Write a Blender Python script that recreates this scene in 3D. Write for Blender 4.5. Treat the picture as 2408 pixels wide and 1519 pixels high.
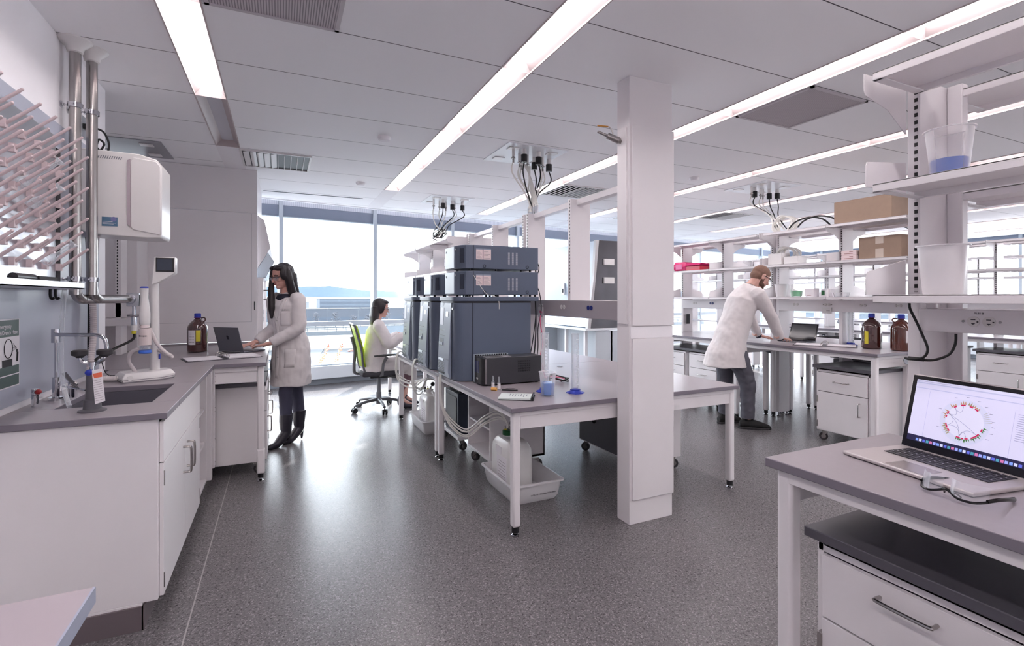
import bpy, bmesh, math, random
from mathutils import Vector, Matrix
R = math.radians; PI = math.pi
random.seed(7)
S = bpy.context.scene
COL = S.collection
for o in list(bpy.data.objects): bpy.data.objects.remove(o)
# ---------------------------------------------------------------- camera, world, sun, exposure
cd = bpy.data.cameras.new('camera'); cam = bpy.data.objects.new('camera', cd); COL.objects.link(cam)
cd.sensor_width = 36; cd.lens = 36*1170/2408; cd.shift_y = -59.5/2408
cd.clip_start = .02; cd.clip_end = 4000
cam.location = (0, 0, 1.40); cam.rotation_euler = (R(90), 0, R(-24.94))
S.camera = cam
w = bpy.data.worlds.new('sky'); S.world = w; w.use_nodes = True
nt = w.node_tree; nt.nodes.clear()
wo = nt.nodes.new('ShaderNodeOutputWorld'); bg = nt.nodes.new('ShaderNodeBackground')
tc = nt.nodes.new('ShaderNodeTexCoord'); sp = nt.nodes.new('ShaderNodeSeparateXYZ'); cr = nt.nodes.new('ShaderNodeValToRGB')
nt.links.new(tc.outputs['Generated'], sp.inputs[0]); nt.links.new(sp.outputs['Z'], cr.inputs[0])
cr.color_ramp.elements[0].position = 0.0; cr.color_ramp.elements[0].color = (.90, .95, 1, 1)
cr.color_ramp.elements[1].position = .5; cr.color_ramp.elements[1].color = (.80, .90, 1, 1)
nt.links.new(cr.outputs[0], bg.inputs[0]); bg.inputs[1].default_value = 8.5
nt.links.new(bg.outputs[0], wo.inputs[0])
sl = bpy.data.lights.new('sun', 'SUN'); sl.energy = 14.0; sl.angle = R(1.2); sl.color = (1, .97, .93)
sun = bpy.data.objects.new('sun', sl); COL.objects.link(sun)
SUND = Vector((-.42, -.82, -.50)).normalized()
sun.rotation_euler = SUND.to_track_quat('-Z', 'Y').to_euler()
LAMP = 19.0
S.cycles.max_bounces = 14; S.cycles.diffuse_bounces = 9; S.cycles.transparent_max_bounces = 16
S.view_settings.view_transform = 'Standard'; S.view_settings.look = 'None'
S.view_settings.gamma = 1; S.view_settings.use_curve_mapping = False; S.view_settings.exposure = 0.30
# ---------------------------------------------------------------- materials
def srgb(c):
    return tuple(((x/255)/12.92 if x/255 <= .04045 else ((x/255+.055)/1.055)**2.4) for x in c)+(1,)
MATS = {}
def mat(name, c, rough=.5, metal=0, spec=.5, noise=0, scale=8, bump=0, bscale=200, stretch=None, emis=None, coat=0, trans=0, ior=1.45, alpha=1):
    if name in MATS: return MATS[name]
    m = bpy.data.materials.new(name); m.use_nodes = True; n = m.node_tree; b = n.nodes['Principled BSDF']
    col = srgb(c) if max(c) > 1 else tuple(c)+(1,)
    b.inputs['Base Color'].default_value = col
    b.inputs['Roughness'].default_value = rough; b.inputs['Metallic'].default_value = metal
    b.inputs['Specular IOR Level'].default_value = spec; b.inputs['Coat Weight'].default_value = coat
    b.inputs['Transmission Weight'].default_value = trans; b.inputs['IOR'].default_value = ior; b.inputs['Alpha'].default_value = alpha
    m.diffuse_color = col
    if emis: b.inputs['Emission Color'].default_value = srgb(emis[0]); b.inputs['Emission Strength'].default_value = emis[1]
    t = n.nodes.new('ShaderNodeTexCoord')
    src = t.outputs['Object']
    if stretch:
        mp = n.nodes.new('ShaderNodeMapping'); mp.inputs['Scale'].default_value = stretch
        n.links.new(src, mp.inputs[0]); src = mp.outputs[0]
    nz = n.nodes.new('ShaderNodeTexNoise'); nz.inputs['Scale'].default_value = scale; n.links.new(src, nz.inputs[0])
    mx = n.nodes.new('ShaderNodeMixRGB'); mx.blend_type = 'MULTIPLY'; mx.inputs[0].default_value = max(noise, .03)
    mx.inputs[1].default_value = col; n.links.new(nz.outputs[0], mx.inputs[2]); n.links.new(mx.outputs[0], b.inputs['Base Color'])
    if bump:
        n2 = n.nodes.new('ShaderNodeTexNoise'); n2.inputs['Scale'].default_value = bscale; n.links.new(src, n2.inputs[0])
        bp = n.nodes.new('ShaderNodeBump'); bp.inputs['Strength'].default_value = bump; bp.inputs['Distance'].default_value = .01
        n.links.new(n2.outputs[0], bp.inputs['Height']); n.links.new(bp.outputs[0], b.inputs['Normal'])
    MATS[name] = m; return m
def clear(name, c, alpha=.15, rough=.1, spec=.5):
    # thin clear or milky plastic and glass: part see-through, part surface
    m = bpy.data.materials.new(name); m.use_nodes = True; n = m.node_tree; n.nodes.clear()
    o = n.nodes.new('ShaderNodeOutputMaterial'); mx = n.nodes.new('ShaderNodeMixShader'); tr = n.nodes.new('ShaderNodeBsdfTransparent')
    pb = n.nodes.new('ShaderNodeBsdfPrincipled'); pb.inputs['Base Color'].default_value = srgb(c); pb.inputs['Roughness'].default_value = rough
    pb.inputs['Specular IOR Level'].default_value = spec
    lw = n.nodes.new('ShaderNodeLayerWeight'); lw.inputs[0].default_value = .35
    mr = n.nodes.new('ShaderNodeMapRange'); mr.inputs['To Min'].default_value = alpha; mr.inputs['To Max'].default_value = min(1, alpha+.55)
    n.links.new(lw.outputs['Facing'], mr.inputs['Value']); n.links.new(mr.outputs[0], mx.inputs[0])
    n.links.new(tr.outputs[0], mx.inputs[1]); n.links.new(pb.outputs[0], mx.inputs[2]); n.links.new(mx.outputs[0], o.inputs[0])
    m.diffuse_color = srgb(c); MATS[name] = m; return m
WHITE = mat('white_powder_coat', (228, 224, 226), .35, bump=.03, bscale=400)
WHITE2 = mat('white_plastic', (222, 219, 218), .3)
WALLM = mat('white_wall_paint', (240, 237, 240), .55, bump=.03, bscale=300)
PANELG = mat('grey_splash_panel', (176, 180, 194), .28, noise=.12, scale=3)
TOPG = mat('grey_resin_worktop', (152, 145, 150), .33, noise=.08, scale=60)
TOPE = mat('dark_worktop_edge', (122, 116, 126), .4)
TOPD = mat('charcoal_resin_top', (88, 86, 94), .3, noise=.08, scale=60)
STEEL = mat('brushed_steel', (176, 172, 170), .26, 1, noise=.1, scale=5, bump=.04, bscale=60, stretch=(1, 1, .05))
STEELL = mat('satin_steel_sheet', (200, 202, 208), .3, 1, noise=.1, scale=4)
CHROME = mat('chrome', (205, 205, 210), .08, 1)
BLACK = mat('black_plastic', (26, 26, 30), .4)
RUBBER = mat('dark_rubber', (48, 46, 50), .7)
GREYP = mat('grey_plastic', (120, 122, 130), .45)
CASTG = mat('caster_tread', (62, 60, 64), .6)
INST = mat('slate_instrument_paint', (92, 102, 120), .36, noise=.06, scale=5)
INSTL = mat('pale_instrument_front', (142, 152, 168), .32)
INSTD = mat('dark_instrument_trim', (48, 54, 68), .4)
PAPER = mat('paper', (226, 222, 226), .8)
CARD = mat('brown_cardboard', (150, 128, 112), .85, noise=.15, scale=20)
TAPE = mat('pale_tape', (190, 176, 164), .5)
BLUE = mat('blue_plastic', (45, 62, 170), .4)
BLUEL = mat('bright_blue_plastic', (60, 105, 200), .4)
GREEN = mat('dark_green_plastic', (20, 88, 48), .45)
YEL = mat('yellow_plastic', (214, 200, 60), .5)
RED = mat('red_plastic', (170, 40, 48), .45)
ORANGE = mat('orange_print', (224, 108, 78), .6)
INK = mat('black_ink', (40, 40, 44), .7)
HOSE = mat('ribbed_white_hose', (206, 198, 198), .5)
TUBEW = mat('clear_white_tubing', (236, 234, 228), .3)
CABLE = mat('black_cable', (22, 22, 24), .5)
PINK = mat('pink_cable', (222, 110, 142), .5)
CASEW = mat('translucent_carboy_plastic', (226, 224, 222), .35, coat=.2)
MILKY = clear('milky_plastic', (232, 230, 232), .20, .35)
MILKY2 = clear('frosted_plastic', (236, 234, 236), .70, .35)
CLEARP = clear('clear_plastic', (225, 230, 236), .16, .12)
PANE = clear('window_glass', (225, 235, 245), .02, .03, .35)
LENSM = clear('spectacle_lens', (215, 220, 230), .22, .03)
BLUELIQ = mat('blue_liquid', (62, 132, 216), .15, coat=.3)
BLUELIQ2 = mat('strong_blue_liquid', (34, 92, 184), .2, coat=.3)
GREENLIQ = mat('green_liquid', (92, 196, 140), .15)
AMBER = mat('amber_glass', (66, 30, 28), .06, 0, .8, coat=1)
PINKBAG = mat('magenta_film', (205, 40, 108), .25, bump=.5, bscale=25)
PALEPINK = mat('pale_pink_card', (226, 208, 208), .7)
def floor_mat():
    m = bpy.data.materials.new('speckled_grey_sheet_vinyl'); m.use_nodes = True; n = m.node_tree; b = n.nodes['Principled BSDF']
    L = n.links.new; t = n.nodes.new('ShaderNodeTexCoord').outputs['Object']
    def vor(sc): v = n.nodes.new('ShaderNodeTexVoronoi'); v.inputs['Scale'].default_value = sc; L(t, v.inputs[0]); return v.outputs['Color']
    def sep(o): s = n.nodes.new('ShaderNodeSeparateColor'); L(o, s.inputs[0]); return s.outputs[0]
    r1 = n.nodes.new('ShaderNodeValToRGB'); L(sep(vor(210)), r1.inputs[0])
    e = r1.color_ramp.elements; e[0].color = srgb((70, 67, 69)); e[0].position = .05; e[1].color = srgb((146, 141, 143)); e[1].position = .95
    x = e.new(.12); x.color = srgb((94, 91, 93)); x = e.new(.82); x.color = srgb((108, 105, 107))
    nz = n.nodes.new('ShaderNodeTexNoise'); nz.inputs['Scale'].default_value = 90; nz.inputs['Detail'].default_value = 4; L(t, nz.inputs[0])
    mx = n.nodes.new('ShaderNodeMixRGB'); mx.blend_type = 'OVERLAY'; mx.inputs[0].default_value = .45; L(r1.outputs[0], mx.inputs[1]); L(nz.outputs[0], mx.inputs[2])
    s = n.nodes.new('ShaderNodeSeparateXYZ'); L(t, s.inputs[0])
    a = n.nodes.new('ShaderNodeMath'); a.operation = 'ADD'; a.inputs[1].default_value = .36; L(s.outputs[0], a.inputs[0])
    ab = n.nodes.new('ShaderNodeMath'); ab.operation = 'ABSOLUTE'; L(a.outputs[0], ab.inputs[0])
    lt = n.nodes.new('ShaderNodeMath'); lt.operation = 'LESS_THAN'; lt.inputs[1].default_value = .003; L(ab.outputs[0], lt.inputs[0])
    m2 = n.nodes.new('ShaderNodeMixRGB'); L(lt.outputs[0], m2.inputs[0]); L(mx.outputs[0], m2.inputs[1]); m2.inputs[2].default_value = srgb((165, 160, 160))
    L(m2.outputs[0], b.inputs['Base Color'])
    rr = n.nodes.new('ShaderNodeMapRange'); L(nz.outputs[0], rr.inputs['Value']); rr.inputs['To Min'].default_value = .22; rr.inputs['To Max'].default_value = .36
    L(rr.outputs[0], b.inputs['Roughness']); b.inputs['Specular IOR Level'].default_value = .32
    bp = n.nodes.new('ShaderNodeBump'); bp.inputs['Strength'].default_value = .08; bp.inputs['Distance'].default_value = .004; L(nz.outputs[0], bp.inputs['Height']); L(bp.outputs[0], b.inputs['Normal'])
    return m
def line_mat(name, base, line, axis, period, off, width, rough=.6):
    m = bpy.data.materials.new(name); m.use_nodes = True; n = m.node_tree; b = n.nodes['Principled BSDF']; L = n.links.new
    g = n.nodes.new('ShaderNodeNewGeometry'); s = n.nodes.new('ShaderNodeSeparateXYZ'); L(g.outputs['Position'], s.inputs[0])
    a = n.nodes.new('ShaderNodeMath'); a.operation = 'SUBTRACT'; a.inputs[1].default_value = off-width/2; L(s.outputs[axis], a.inputs[0])
    d = n.nodes.new('ShaderNodeMath'); d.operation = 'FLOORED_MODULO'; d.inputs[1].default_value = period; L(a.outputs[0], d.inputs[0])
    lt = n.nodes.new('ShaderNodeMath'); lt.operation = 'LESS_THAN'; lt.inputs[1].default_value = width; L(d.outputs[0], lt.inputs[0])
    mx = n.nodes.new('ShaderNodeMixRGB'); L(lt.outputs[0], mx.inputs[0]); mx.inputs[1].default_value = srgb(base); mx.inputs[2].default_value = srgb(line)
    L(mx.outputs[0], b.inputs['Base Color']); b.inputs['Roughness'].default_value = rough
    nz = n.nodes.new('ShaderNodeTexNoise'); nz.inputs['Scale'].default_value = 350; bp = n.nodes.new('ShaderNodeBump'); bp.inputs['Strength'].default_value = .05; bp.inputs['Distance'].default_value = .003
    L(g.outputs['Position'], nz.inputs[0]); L(nz.outputs[0], bp.inputs['Height']); L(bp.outputs[0], b.inputs['Normal'])
    return m
FLOORM = floor_mat()
CEILM = line_mat('ceiling_panels', (247, 246, 248), (70, 66, 72), 1, .615, 2.70, .006)
SLOTM = line_mat('slotted_strip', (212, 208, 210), (14, 14, 16), 2, .0262, 0, .0135, .4)
SHADEM = line_mat('ribbed_shade_fabric', (205, 212, 222), (186, 194, 206), 0, .03, 0, .012)
GRIDM = line_mat('perforated_mesh', (196, 188, 192), (140, 132, 138), 0, .012, 0, .005)
# ---------------------------------------------------------------- mesh builder
class MB:
    def __init__(s): s.v = []; s.f = []; s.mi = []; s.m = 0; s.T = None
    def add(s, vs, fs):
        k = len(s.v)
        if s.T is not None: vs = [s.T @ Vector(v) for v in vs]
        s.v += [tuple(v) for v in vs]; s.f += [tuple(i+k for i in f) for f in fs]; s.mi += [s.m]*len(fs); return s
    def box(s, x0, y0, z0, x1, y1, z1):
        return s.add([(x0, y0, z0), (x1, y0, z0), (x1, y1, z0), (x0, y1, z0), (x0, y0, z1), (x1, y0, z1), (x1, y1, z1), (x0, y1, z1)],
                     [(0, 3, 2, 1), (4, 5, 6, 7), (0, 1, 5, 4), (1, 2, 6, 5), (2, 3, 7, 6), (3, 0, 4, 7)])
    def cbox(s, c, d): return s.box(c[0]-d[0]/2, c[1]-d[1]/2, c[2]-d[2]/2, c[0]+d[0]/2, c[1]+d[1]/2, c[2]+d[2]/2)
    def loft(s, rings, cap=True, closed=True):
        n = len(rings[0]); vs = [p for r in rings for p in r]; fs = []
        for i in range(len(rings)-1):
            for j in range(n if closed else n-1):
                a = i*n+j; b = i*n+(j+1) % n; fs.append((a, b, b+n, a+n))
        if cap and closed: fs.append(tuple(range(n))[::-1]); fs.append(tuple((len(rings)-1)*n+j for j in range(n)))
        return s.add(vs, fs)
    def cyl(s, p0, p1, r0, r1=None, n=16):
        return s.tube([p0, p1], [r0, r0 if r1 is None else r1], n, smooth=False)
    def tube(s, pts, r, n=8, smooth=True, sub=5, flat=None):
        P = [Vector(p) for p in pts]; rr = list(r) if isinstance(r, (list, tuple)) else [r]*len(P)
        if smooth and len(P) > 2:
            Q = []; q = []
            for i in range(len(P)-1):
                a = P[max(i-1, 0)]; b = P[i]; c = P[i+1]; d = P[min(i+2, len(P)-1)]
                for k in range(sub):
                    t = k/sub; Q.append(.5*((2*b)+(c-a)*t+(2*a-5*b+4*c-d)*t*t+(3*b-a-3*c+d)*t**3)); q.append(rr[i]*(1-t)+rr[i+1]*t)
            Q.append(P[-1]); q.append(rr[-1]); P, rr = Q, q
        rings = []; up = None
        for i, p in enumerate(P):
            tg = (P[min(i+1, len(P)-1)]-P[max(i-1, 0)]).normalized()
            if up is None:
                up = Vector((0, 0, 1)) if abs(tg.z) < .9 else Vector((1, 0, 0))
            u = (up-tg*up.dot(tg)).normalized(); up = u; v = tg.cross(u)
            fl = flat if flat else 1
            rings.append([p+rr[i]*(math.cos(2*PI*k/n)*v+fl*math.sin(2*PI*k/n)*u) for k in range(n)])
        return s.loft(rings)
    def lathe(s, c, prof, n=24, ax=2):
        rings = []
        for r, z in prof:
            ring = []
            for k in range(n):
                a = 2*PI*k/n; q = [0, 0, 0]; q[ax] = z; q[(ax+1) % 3] = r*math.cos(a); q[(ax+2) % 3] = r*math.sin(a)
                ring.append((c[0]+q[0], c[1]+q[1], c[2]+q[2]))
            rings.append(ring)
        return s.loft(rings)
    def prism(s, poly, ax, a, b):   # poly in the two other axes in cyclic order xyz minus ax
        def pt(p, h):
            if ax == 0: return (h, p[0], p[1])
            if ax == 1: return (p[0], h, p[1])
            return (p[0], p[1], h)
        n = len(poly)
        return s.add([pt(p, a) for p in poly]+[pt(p, b) for p in poly], [tuple(range(n)), tuple(range(2*n-1, n-1, -1))]+[(i, (i+1) % n, (i+1) % n+n, i+n) for i in range(n)])
    def ell(s, c, r, n=16, m=10, rot=None):
        rings = []; c = Vector(c)
        for i in range(m+1):
            ph = -PI/2+PI*i/m; ph = max(-PI/2+.02, min(PI/2-.02, ph)); ring = []
            for k in range(n):
                q = Vector((r[0]*math.cos(ph)*math.cos(2*PI*k/n), r[1]*math.cos(ph)*math.sin(2*PI*k/n), r[2]*math.sin(ph)))
                if rot is not None: q = rot @ q
                ring.append(c+q)
            rings.append(ring)
        return s.loft(rings)
    def build(s, name, mats, parent=None, w=False, bev=0, seg=2, mods=None, flat=False, loc=None):
        me = bpy.data.meshes.new(name); vs = s.v
        if w and parent is not None:
            ro = parent
            while ro.parent: ro = ro.parent
            iv = Matrix.LocRotScale(ro.location, ro.rotation_euler, None).inverted(); vs = [tuple(iv @ Vector(v)) for v in vs]
        if not isinstance(mats, (list, tuple)): mats = [mats]
        me.from_pydata(vs, [], s.f)
        for m in mats: me.materials.append(m)
        bm = bmesh.new(); bm.from_mesh(me); bmesh.ops.recalc_face_normals(bm, faces=bm.faces); bm.to_mesh(me); bm.free()
        me.polygons.foreach_set('material_index', s.mi)
        if not flat:
            me.shade_smooth(); me.set_sharp_from_angle(angle=R(38))
        o = bpy.data.objects.new(name, me); COL.objects.link(o)
        if parent is not None: o.parent = parent
        if loc: o.location = loc
        if bev:
            b = o.modifiers.new('bevel', 'BEVEL'); b.width = bev; b.segments = seg; b.limit_method = 'ANGLE'; b.angle_limit = R(40)
        return o
def edged(o):
    o.data.materials.append(TOPE)
    for p_ in o.data.polygons:
        if abs(p_.normal.z) < .5: p_.material_index = 1
    return o
def tag(o, label, cat, group=None, kind=None):
    o['label'] = label; o['category'] = cat
    if group: o['group'] = group
    if kind: o['kind'] = kind
    return o
def thing(name, label, cat, loc=(0, 0, 0), rz=0, group=None):
    o = bpy.data.objects.new(name, None); COL.objects.link(o); o.empty_display_size = .05
    o.location = loc; o.rotation_euler = (0, 0, rz); return tag(o, label, cat, group)
def struct(o): o['kind'] = 'structure'; return o
def dup(root, loc, rz, label, group=None):
    def rec(o, p):
        c = o.copy(); COL.objects.link(c)
        if p is not None: c.parent = p
        for ch in o.children: rec(ch, c)
        return c
    r = rec(root, None); r.location = loc; r.rotation_euler = (0, 0, rz); r['label'] = label
    if group: r['group'] = group
    return r
def text(body, size, m, parent, loc, rot, ext=.0004, align='LEFT', name='lettering'):
    cu = bpy.data.curves.new(name, 'FONT'); cu.body = body; cu.size = size; cu.extrude = ext; cu.align_x = align
    t = bpy.data.objects.new(name+'_tmp', cu); COL.objects.link(t)
    dg = bpy.context.evaluated_depsgraph_get(); me = bpy.data.meshes.new_from_object(t.evaluated_get(dg)); bpy.data.objects.remove(t)
    me.materials.clear(); me.materials.append(m)
    o = bpy.data.objects.new(name, me); COL.objects.link(o); o.parent = parent; o.location = loc; o.rotation_euler = rot; return o
# ---------------------------------------------------------------- room shell
H = 2.768
ANG = R(8.3)
def wy(x, off=0): return 8.66+(x-1.0)*math.tan(ANG)+off/math.cos(ANG)      # the slanted window wall
XR = 14.5
f = MB(); f.prism([(-2.2, -3.6), (XR+.1, -3.6), (XR+.1, wy(XR)+.1), (-2.2, wy(-2.2)+.1)], 2, -.12, 0); struct(f.build('floor', FLOORM))
CO = lambda x: wy(x)-.88                                                     # ceiling edge
SX = [-.43+1.713*k for k in range(10)]; SWH = .098
c = MB(); xs = [-2.2]+[v for sx in SX if sx+SWH < XR+.1 for v in (sx-SWH, sx+SWH)]+[XR+.1]
for i in range(0, len(xs)-1, 2):
    c.prism([(xs[i], -3.6), (xs[i+1], -3.6), (xs[i+1], CO(xs[i+1])), (xs[i], CO(xs[i]))], 2, H, H+.03)
struct(c.build('ceiling', CEILM, flat=True))
c = MB()
c.prism([(-2.2, CO(-2.2)-.02), (XR+.1, CO(XR)-.02), (XR+.1, CO(XR)+.03), (-2.2, CO(-2.2)+.03)], 2, H-.012, H+.07)
o = c.build('trim_1', mat('bright_edge_trim', (236, 238, 242), .4)); struct(o)
c = MB(); c.prism([(-2.2, -3.6), (XR+.1, -3.6), (XR+.1, wy(XR)+.1), (-2.2, wy(-2.2)+.1)], 2, 3.12, 3.2); struct(c.build('ceiling_slab', WALLM))
wl = MB(); wl.box(-1.25, -3.6, 0, -1.05, 4.11, H+.03); struct(wl.build('wall_left', WALLM))
wl = MB(); wl.box(-2.3, 4.0, 0, -2.1, wy(-2.2), 3.2); struct(wl.build('wall_recess', WALLM)); wl = MB(); wl.box(-2.2, 3.9, 0, -1.25, 4.0, 3.2); struct(wl.build('wall_recess_front', WALLM))
wl = MB(); wl.box(-1.25, -3.75, 0, XR+.1, -3.6, 3.2); struct(wl.build('wall_back', WALLM))
pn = MB(); pn.box(-1.05, -1, .94, -1.042, 3.95, 2.30); struct(pn.build('trim_2', PANELG))
# window wall
FRAME = mat('pale_grey_aluminium', (176, 186, 196), .4, noise=.05); FRAMED = mat('slate_transom', (118, 128, 146), .45)
SILLM = mat('white_sill', (214, 220, 226), .45); BASEM = mat('grey_sill_recess', (126, 132, 142), .5)
rotw = Matrix.Rotation(ANG, 4, 'Z'); PITCH = 1.455/math.cos(ANG)
def window_bay(n, org, rot, width, zb=.298):
    T = Matrix.Translation(org) @ rot
    e = struct(bpy.data.objects.new('window_%d' % n, None)); COL.objects.link(e)
    def part(name, boxes, m, bev=.004):
        b = MB(); b.T = T
        for q in boxes: b.box(*q)
        return b.build(name, m, e, bev=bev)
    part('mullion', [(-.03, -.06, zb, .03, .12, 3.12)], FRAME)
    part('transom', [(.03, -.02, 2.66, width-.03, .10, 2.835)], FRAMED)
    part('sash_rail', [(.03, -.05, .944, width-.03, .10, 1.014), (.03, -.03, zb, width-.03, .08, zb+.02), (.03, -.02, 2.655, width-.03, .06, 2.675)], FRAME)
    part('shade', [(.03, .0, 2.835, width-.03, .03, 3.12)], SHADEM, 0)
    part('pane', [(.03, .03, zb+.02, width-.03, .042, .944), (.03, .03, 1.014, width-.03, .042, 2.66)], PANE, 0)
    part('sill', [(0, -.10, .10, width, .12, zb)], SILLM)
    part('sill_recess', [(0, -.02, 0, width, .12, .10)], BASEM)
k = 0; x = -2.91
while x < XR-.2:
    window_bay(k+1, Vector((x, wy(x), 0)), rotw, PITCH); k += 1; x += 1.455
yy = -3.6
while yy < wy(XR)-.3:
    window_bay(k+1, Vector((XR, yy+1.45, 0)), Matrix.Rotation(-PI/2, 4, 'Z'), 1.45, .76); k += 1; yy += 1.45
w2 = MB(); w2.box(XR+.02, -3.6, 0, XR+.12, wy(XR), .76); struct(w2.build('wall_right', SILLM))
# structural service column at the bench end
col = thing('column', 'white square service column at the near end of the central bench', 'column', (2.115, 2.53, 0)); struct(col)
b = MB(); b.box(1.945, 2.47, 0, 2.285, 2.592, H); b.build('column_casing', WHITE, col, w=1, bev=.002)
b = MB(); b.box(1.96, 2.458, 1.225, 2.29, 2.47, 2.467); b.box(1.948, 2.49, 1.235, 1.945-.008, 2.58, 2.46); b.build('cover_panel', WHITE, col, w=1, bev=.002)
b = MB(); b.box(1.962, 2.458, .15, 2.288, 2.47, 1.145); b.build('cover_panel', WHITE, col, w=1, bev=.002)
b = MB(); b.box(1.95, 2.464, 1.15, 2.283, 2.47, 1.22); b.build('cover_strip', WALLM, col, w=1)
# ---------------------------------------------------------------- ceiling lights
LENS = mat('lit_diffuser', (250, 245, 245), .5, emis=((255, 246, 247), LAMP)); LENSOFF = mat('unlit_diffuser', (206, 206, 214), .35); TROF = mat('light_trough', (196, 184, 184), .4)
rows = ['row nearest the left wall', 'row left of the central bench', 'row right of the column', 'row over the aisle before the shelving', 'row behind the standing man', 'row over the far right aisle', 'row over the third bench', 'row beyond the third bench', 'row by the right windows', 'outermost right row']
pos = ['nearest segment', 'second segment', 'third segment', 'fourth segment', 'fifth segment', 'sixth segment', 'last segment']
def light_mesh(lit, L=1.23):
    r = thing('ceiling_light', '', 'ceiling light')
    b = MB()
    for sgn in (-1, 1):
        b.add([(sgn*.098, .004, -.004), (sgn*.098, L-.004, -.004), (sgn*.046, L-.03, .05), (sgn*.046, .03, .05)], [(0, 1, 2, 3)])
        b.box(min(sgn*.098, sgn*.09), 0, -.006, max(sgn*.098, sgn*.09), L, .05)
    b.add([(-.098, .004, -.004), (.098, .004, -.004), (.046, .03, .05), (-.046, .03, .05)], [(0, 1, 2, 3)])
    b.add([(-.098, L-.004, -.004), (.098, L-.004, -.004), (.046, L-.03, .05), (-.046, L-.03, .05)], [(0, 1, 2, 3)])
    b.build('housing', TROF, r, flat=True)
    b = MB(); b.box(-.048, .02, .05, .048, L-.02, .056); b.build('diffuser', LENS if lit else LENSOFF, r)
    return r
lit = light_mesh(True); off = light_mesh(False); first = {1: lit, 0: off}; used = {1: 0, 0: 0}
for i, sx in enumerate(SX):
    if sx > XR-.2: continue
    y = -3.45; j = 0  # rows run on unseen behind the camera; rearmost segment added to raise ambient light
    while y+1.23 < CO(sx)-.25:
        on = 0 if (i == 0 and y > 3.5) else 1
        vis = y > 0.1
        lb = 'linear ceiling light, %s of the %s%s' % (pos[min(j, 6)] if vis else 'segment behind the viewer', rows[i], '' if on else ', unlit')
        if not vis: lb = 'unseen ceiling light behind the viewer in the %s' % rows[i]
        src = first[on]
        if not used[on]: src.location = (sx, y, H); src['label'] = lb; src['group'] = 'linear ceiling lights'; used[on] = 1
        else: dup(src, (sx, y, H), 0, lb, 'linear ceiling lights')
        if vis: j += 1
        y += 1.23
        if i == 0 and y > 5: break
    if y < CO(sx):
        b = MB(); b.box(sx-.098, y, H-.002, sx+.098, CO(sx), H+.02); struct(b.build('trim_%d' % (10+i), WALLM))
# ceiling vents, mesh grilles, smoke detectors
def vent(x, y, lab, sz=.585):
    t = thing('air_vent', lab, 'air vent', (x, y, H), 0, 'ceiling air vents')
    b = MB(); s = sz/2
    for q in ((-s-.02, -s-.02, s+.02, -s), (-s-.02, s, s+.02, s+.02), (-s-.02, -s, -s, s), (s, -s, s+.02, s)): b.box(q[0], q[1], -.012, q[2], q[3], .0)
    b.build('frame', WHITE2, t)
    b = MB(); b.box(-s, -s, -.0015, s, s, -.0005); b.build('backing', BLACK, t)
    n = 10
    for k in range(n):
        px = -s+.03+(sz-.06)*k/(n-1); tilt = .022 if k < n/2 else -.022
        m_ = MB(); m_.add([(px-.02, -s+.02, -.014), (px-.02, s-.02, -.014), (px+tilt, s-.02, -.003), (px+tilt, -s+.02, -.003), (px-.014, -s+.02, -.016), (px-.014, s-.02, -.016), (px+tilt+.006, s-.02, -.005), (px+tilt+.006, -s+.02, -.005)], [(0, 1, 2, 3), (4, 5, 6, 7), (0, 1, 5, 4), (2, 3, 7, 6), (0, 3, 7, 4), (1, 2, 6, 5)])
        m_.build('louvre', WHITE2, t)
vent(-.035, 5.50, 'square louvred air vent above the standing woman, beside the unlit light')
vent(3.40, 5.47, 'square louvred air vent beside the light strip, behind the ceiling valve')
vent(6.72, 6.05, 'square louvred air vent seen past the hanging hoses right of the column')
def grille(x0, y0, x1, y1, lab):
    t = thing('perforated_grille', lab, 'grille', ((x0+x1)/2, (y0+y1)/2, H), 0, 'perforated ceiling grilles')
    b = MB(); b.box(x0, y0, H-.010, x1, y0+.02, H); b.box(x0, y1-.02, H-.010, x1, y1, H); b.box(x0, y0, H-.010, x0+.02, y1, H); b.box(x1-.02, y0, H-.010, x1, y1, H); b.build('frame', mat('grille_frame', (196, 190, 194), .5), t, w=1)
    b = MB(); b.box(x0+.02, y0+.02, H-.006, x1-.02, y1-.02, H-.001); b.build('mesh_sheet', GRIDM, t, w=1)
grille(-.32, 2.09, .27, 2.69, 'square perforated grille at the top edge, right of the left light strip')
grille(3.11, 2.09, 3.70, 2.69, 'square perforated grille right of the column beside the light strip')
for x, y, lb in ((.80, 4.30, 'white domed detector on the ceiling left of the long light strip'), (.86, 6.11, 'small white detector on the ceiling near the window wall'), (4.28, 4.27, 'small white detector on the ceiling just right of the column'), (3.9, 5.9, 'small white detector on the ceiling just left of the column')):
    t = thing('smoke_detector', lb, 'detector', (x, y, H), 0, 'round ceiling detectors')
    b = MB(); b.lathe((0, 0, 0), [(.055, 0), (.055, -.012), (.045, -.03)], 24); b.build('base', WALLM, t)
    b = MB(); b.lathe((0, 0, 0), [(.038, -.03), (.036, -.034), (.01, -.036)], 20); b.build('cap', WALLM, t)
b = MB(); b.box(-.2, 7.085, H-.004, 1.03, 7.11, H+.001); tag(b.build('slot_diffuser', INSTD), 'dark linear slot diffuser in the ceiling near the windows', 'slot diffuser')
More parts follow.
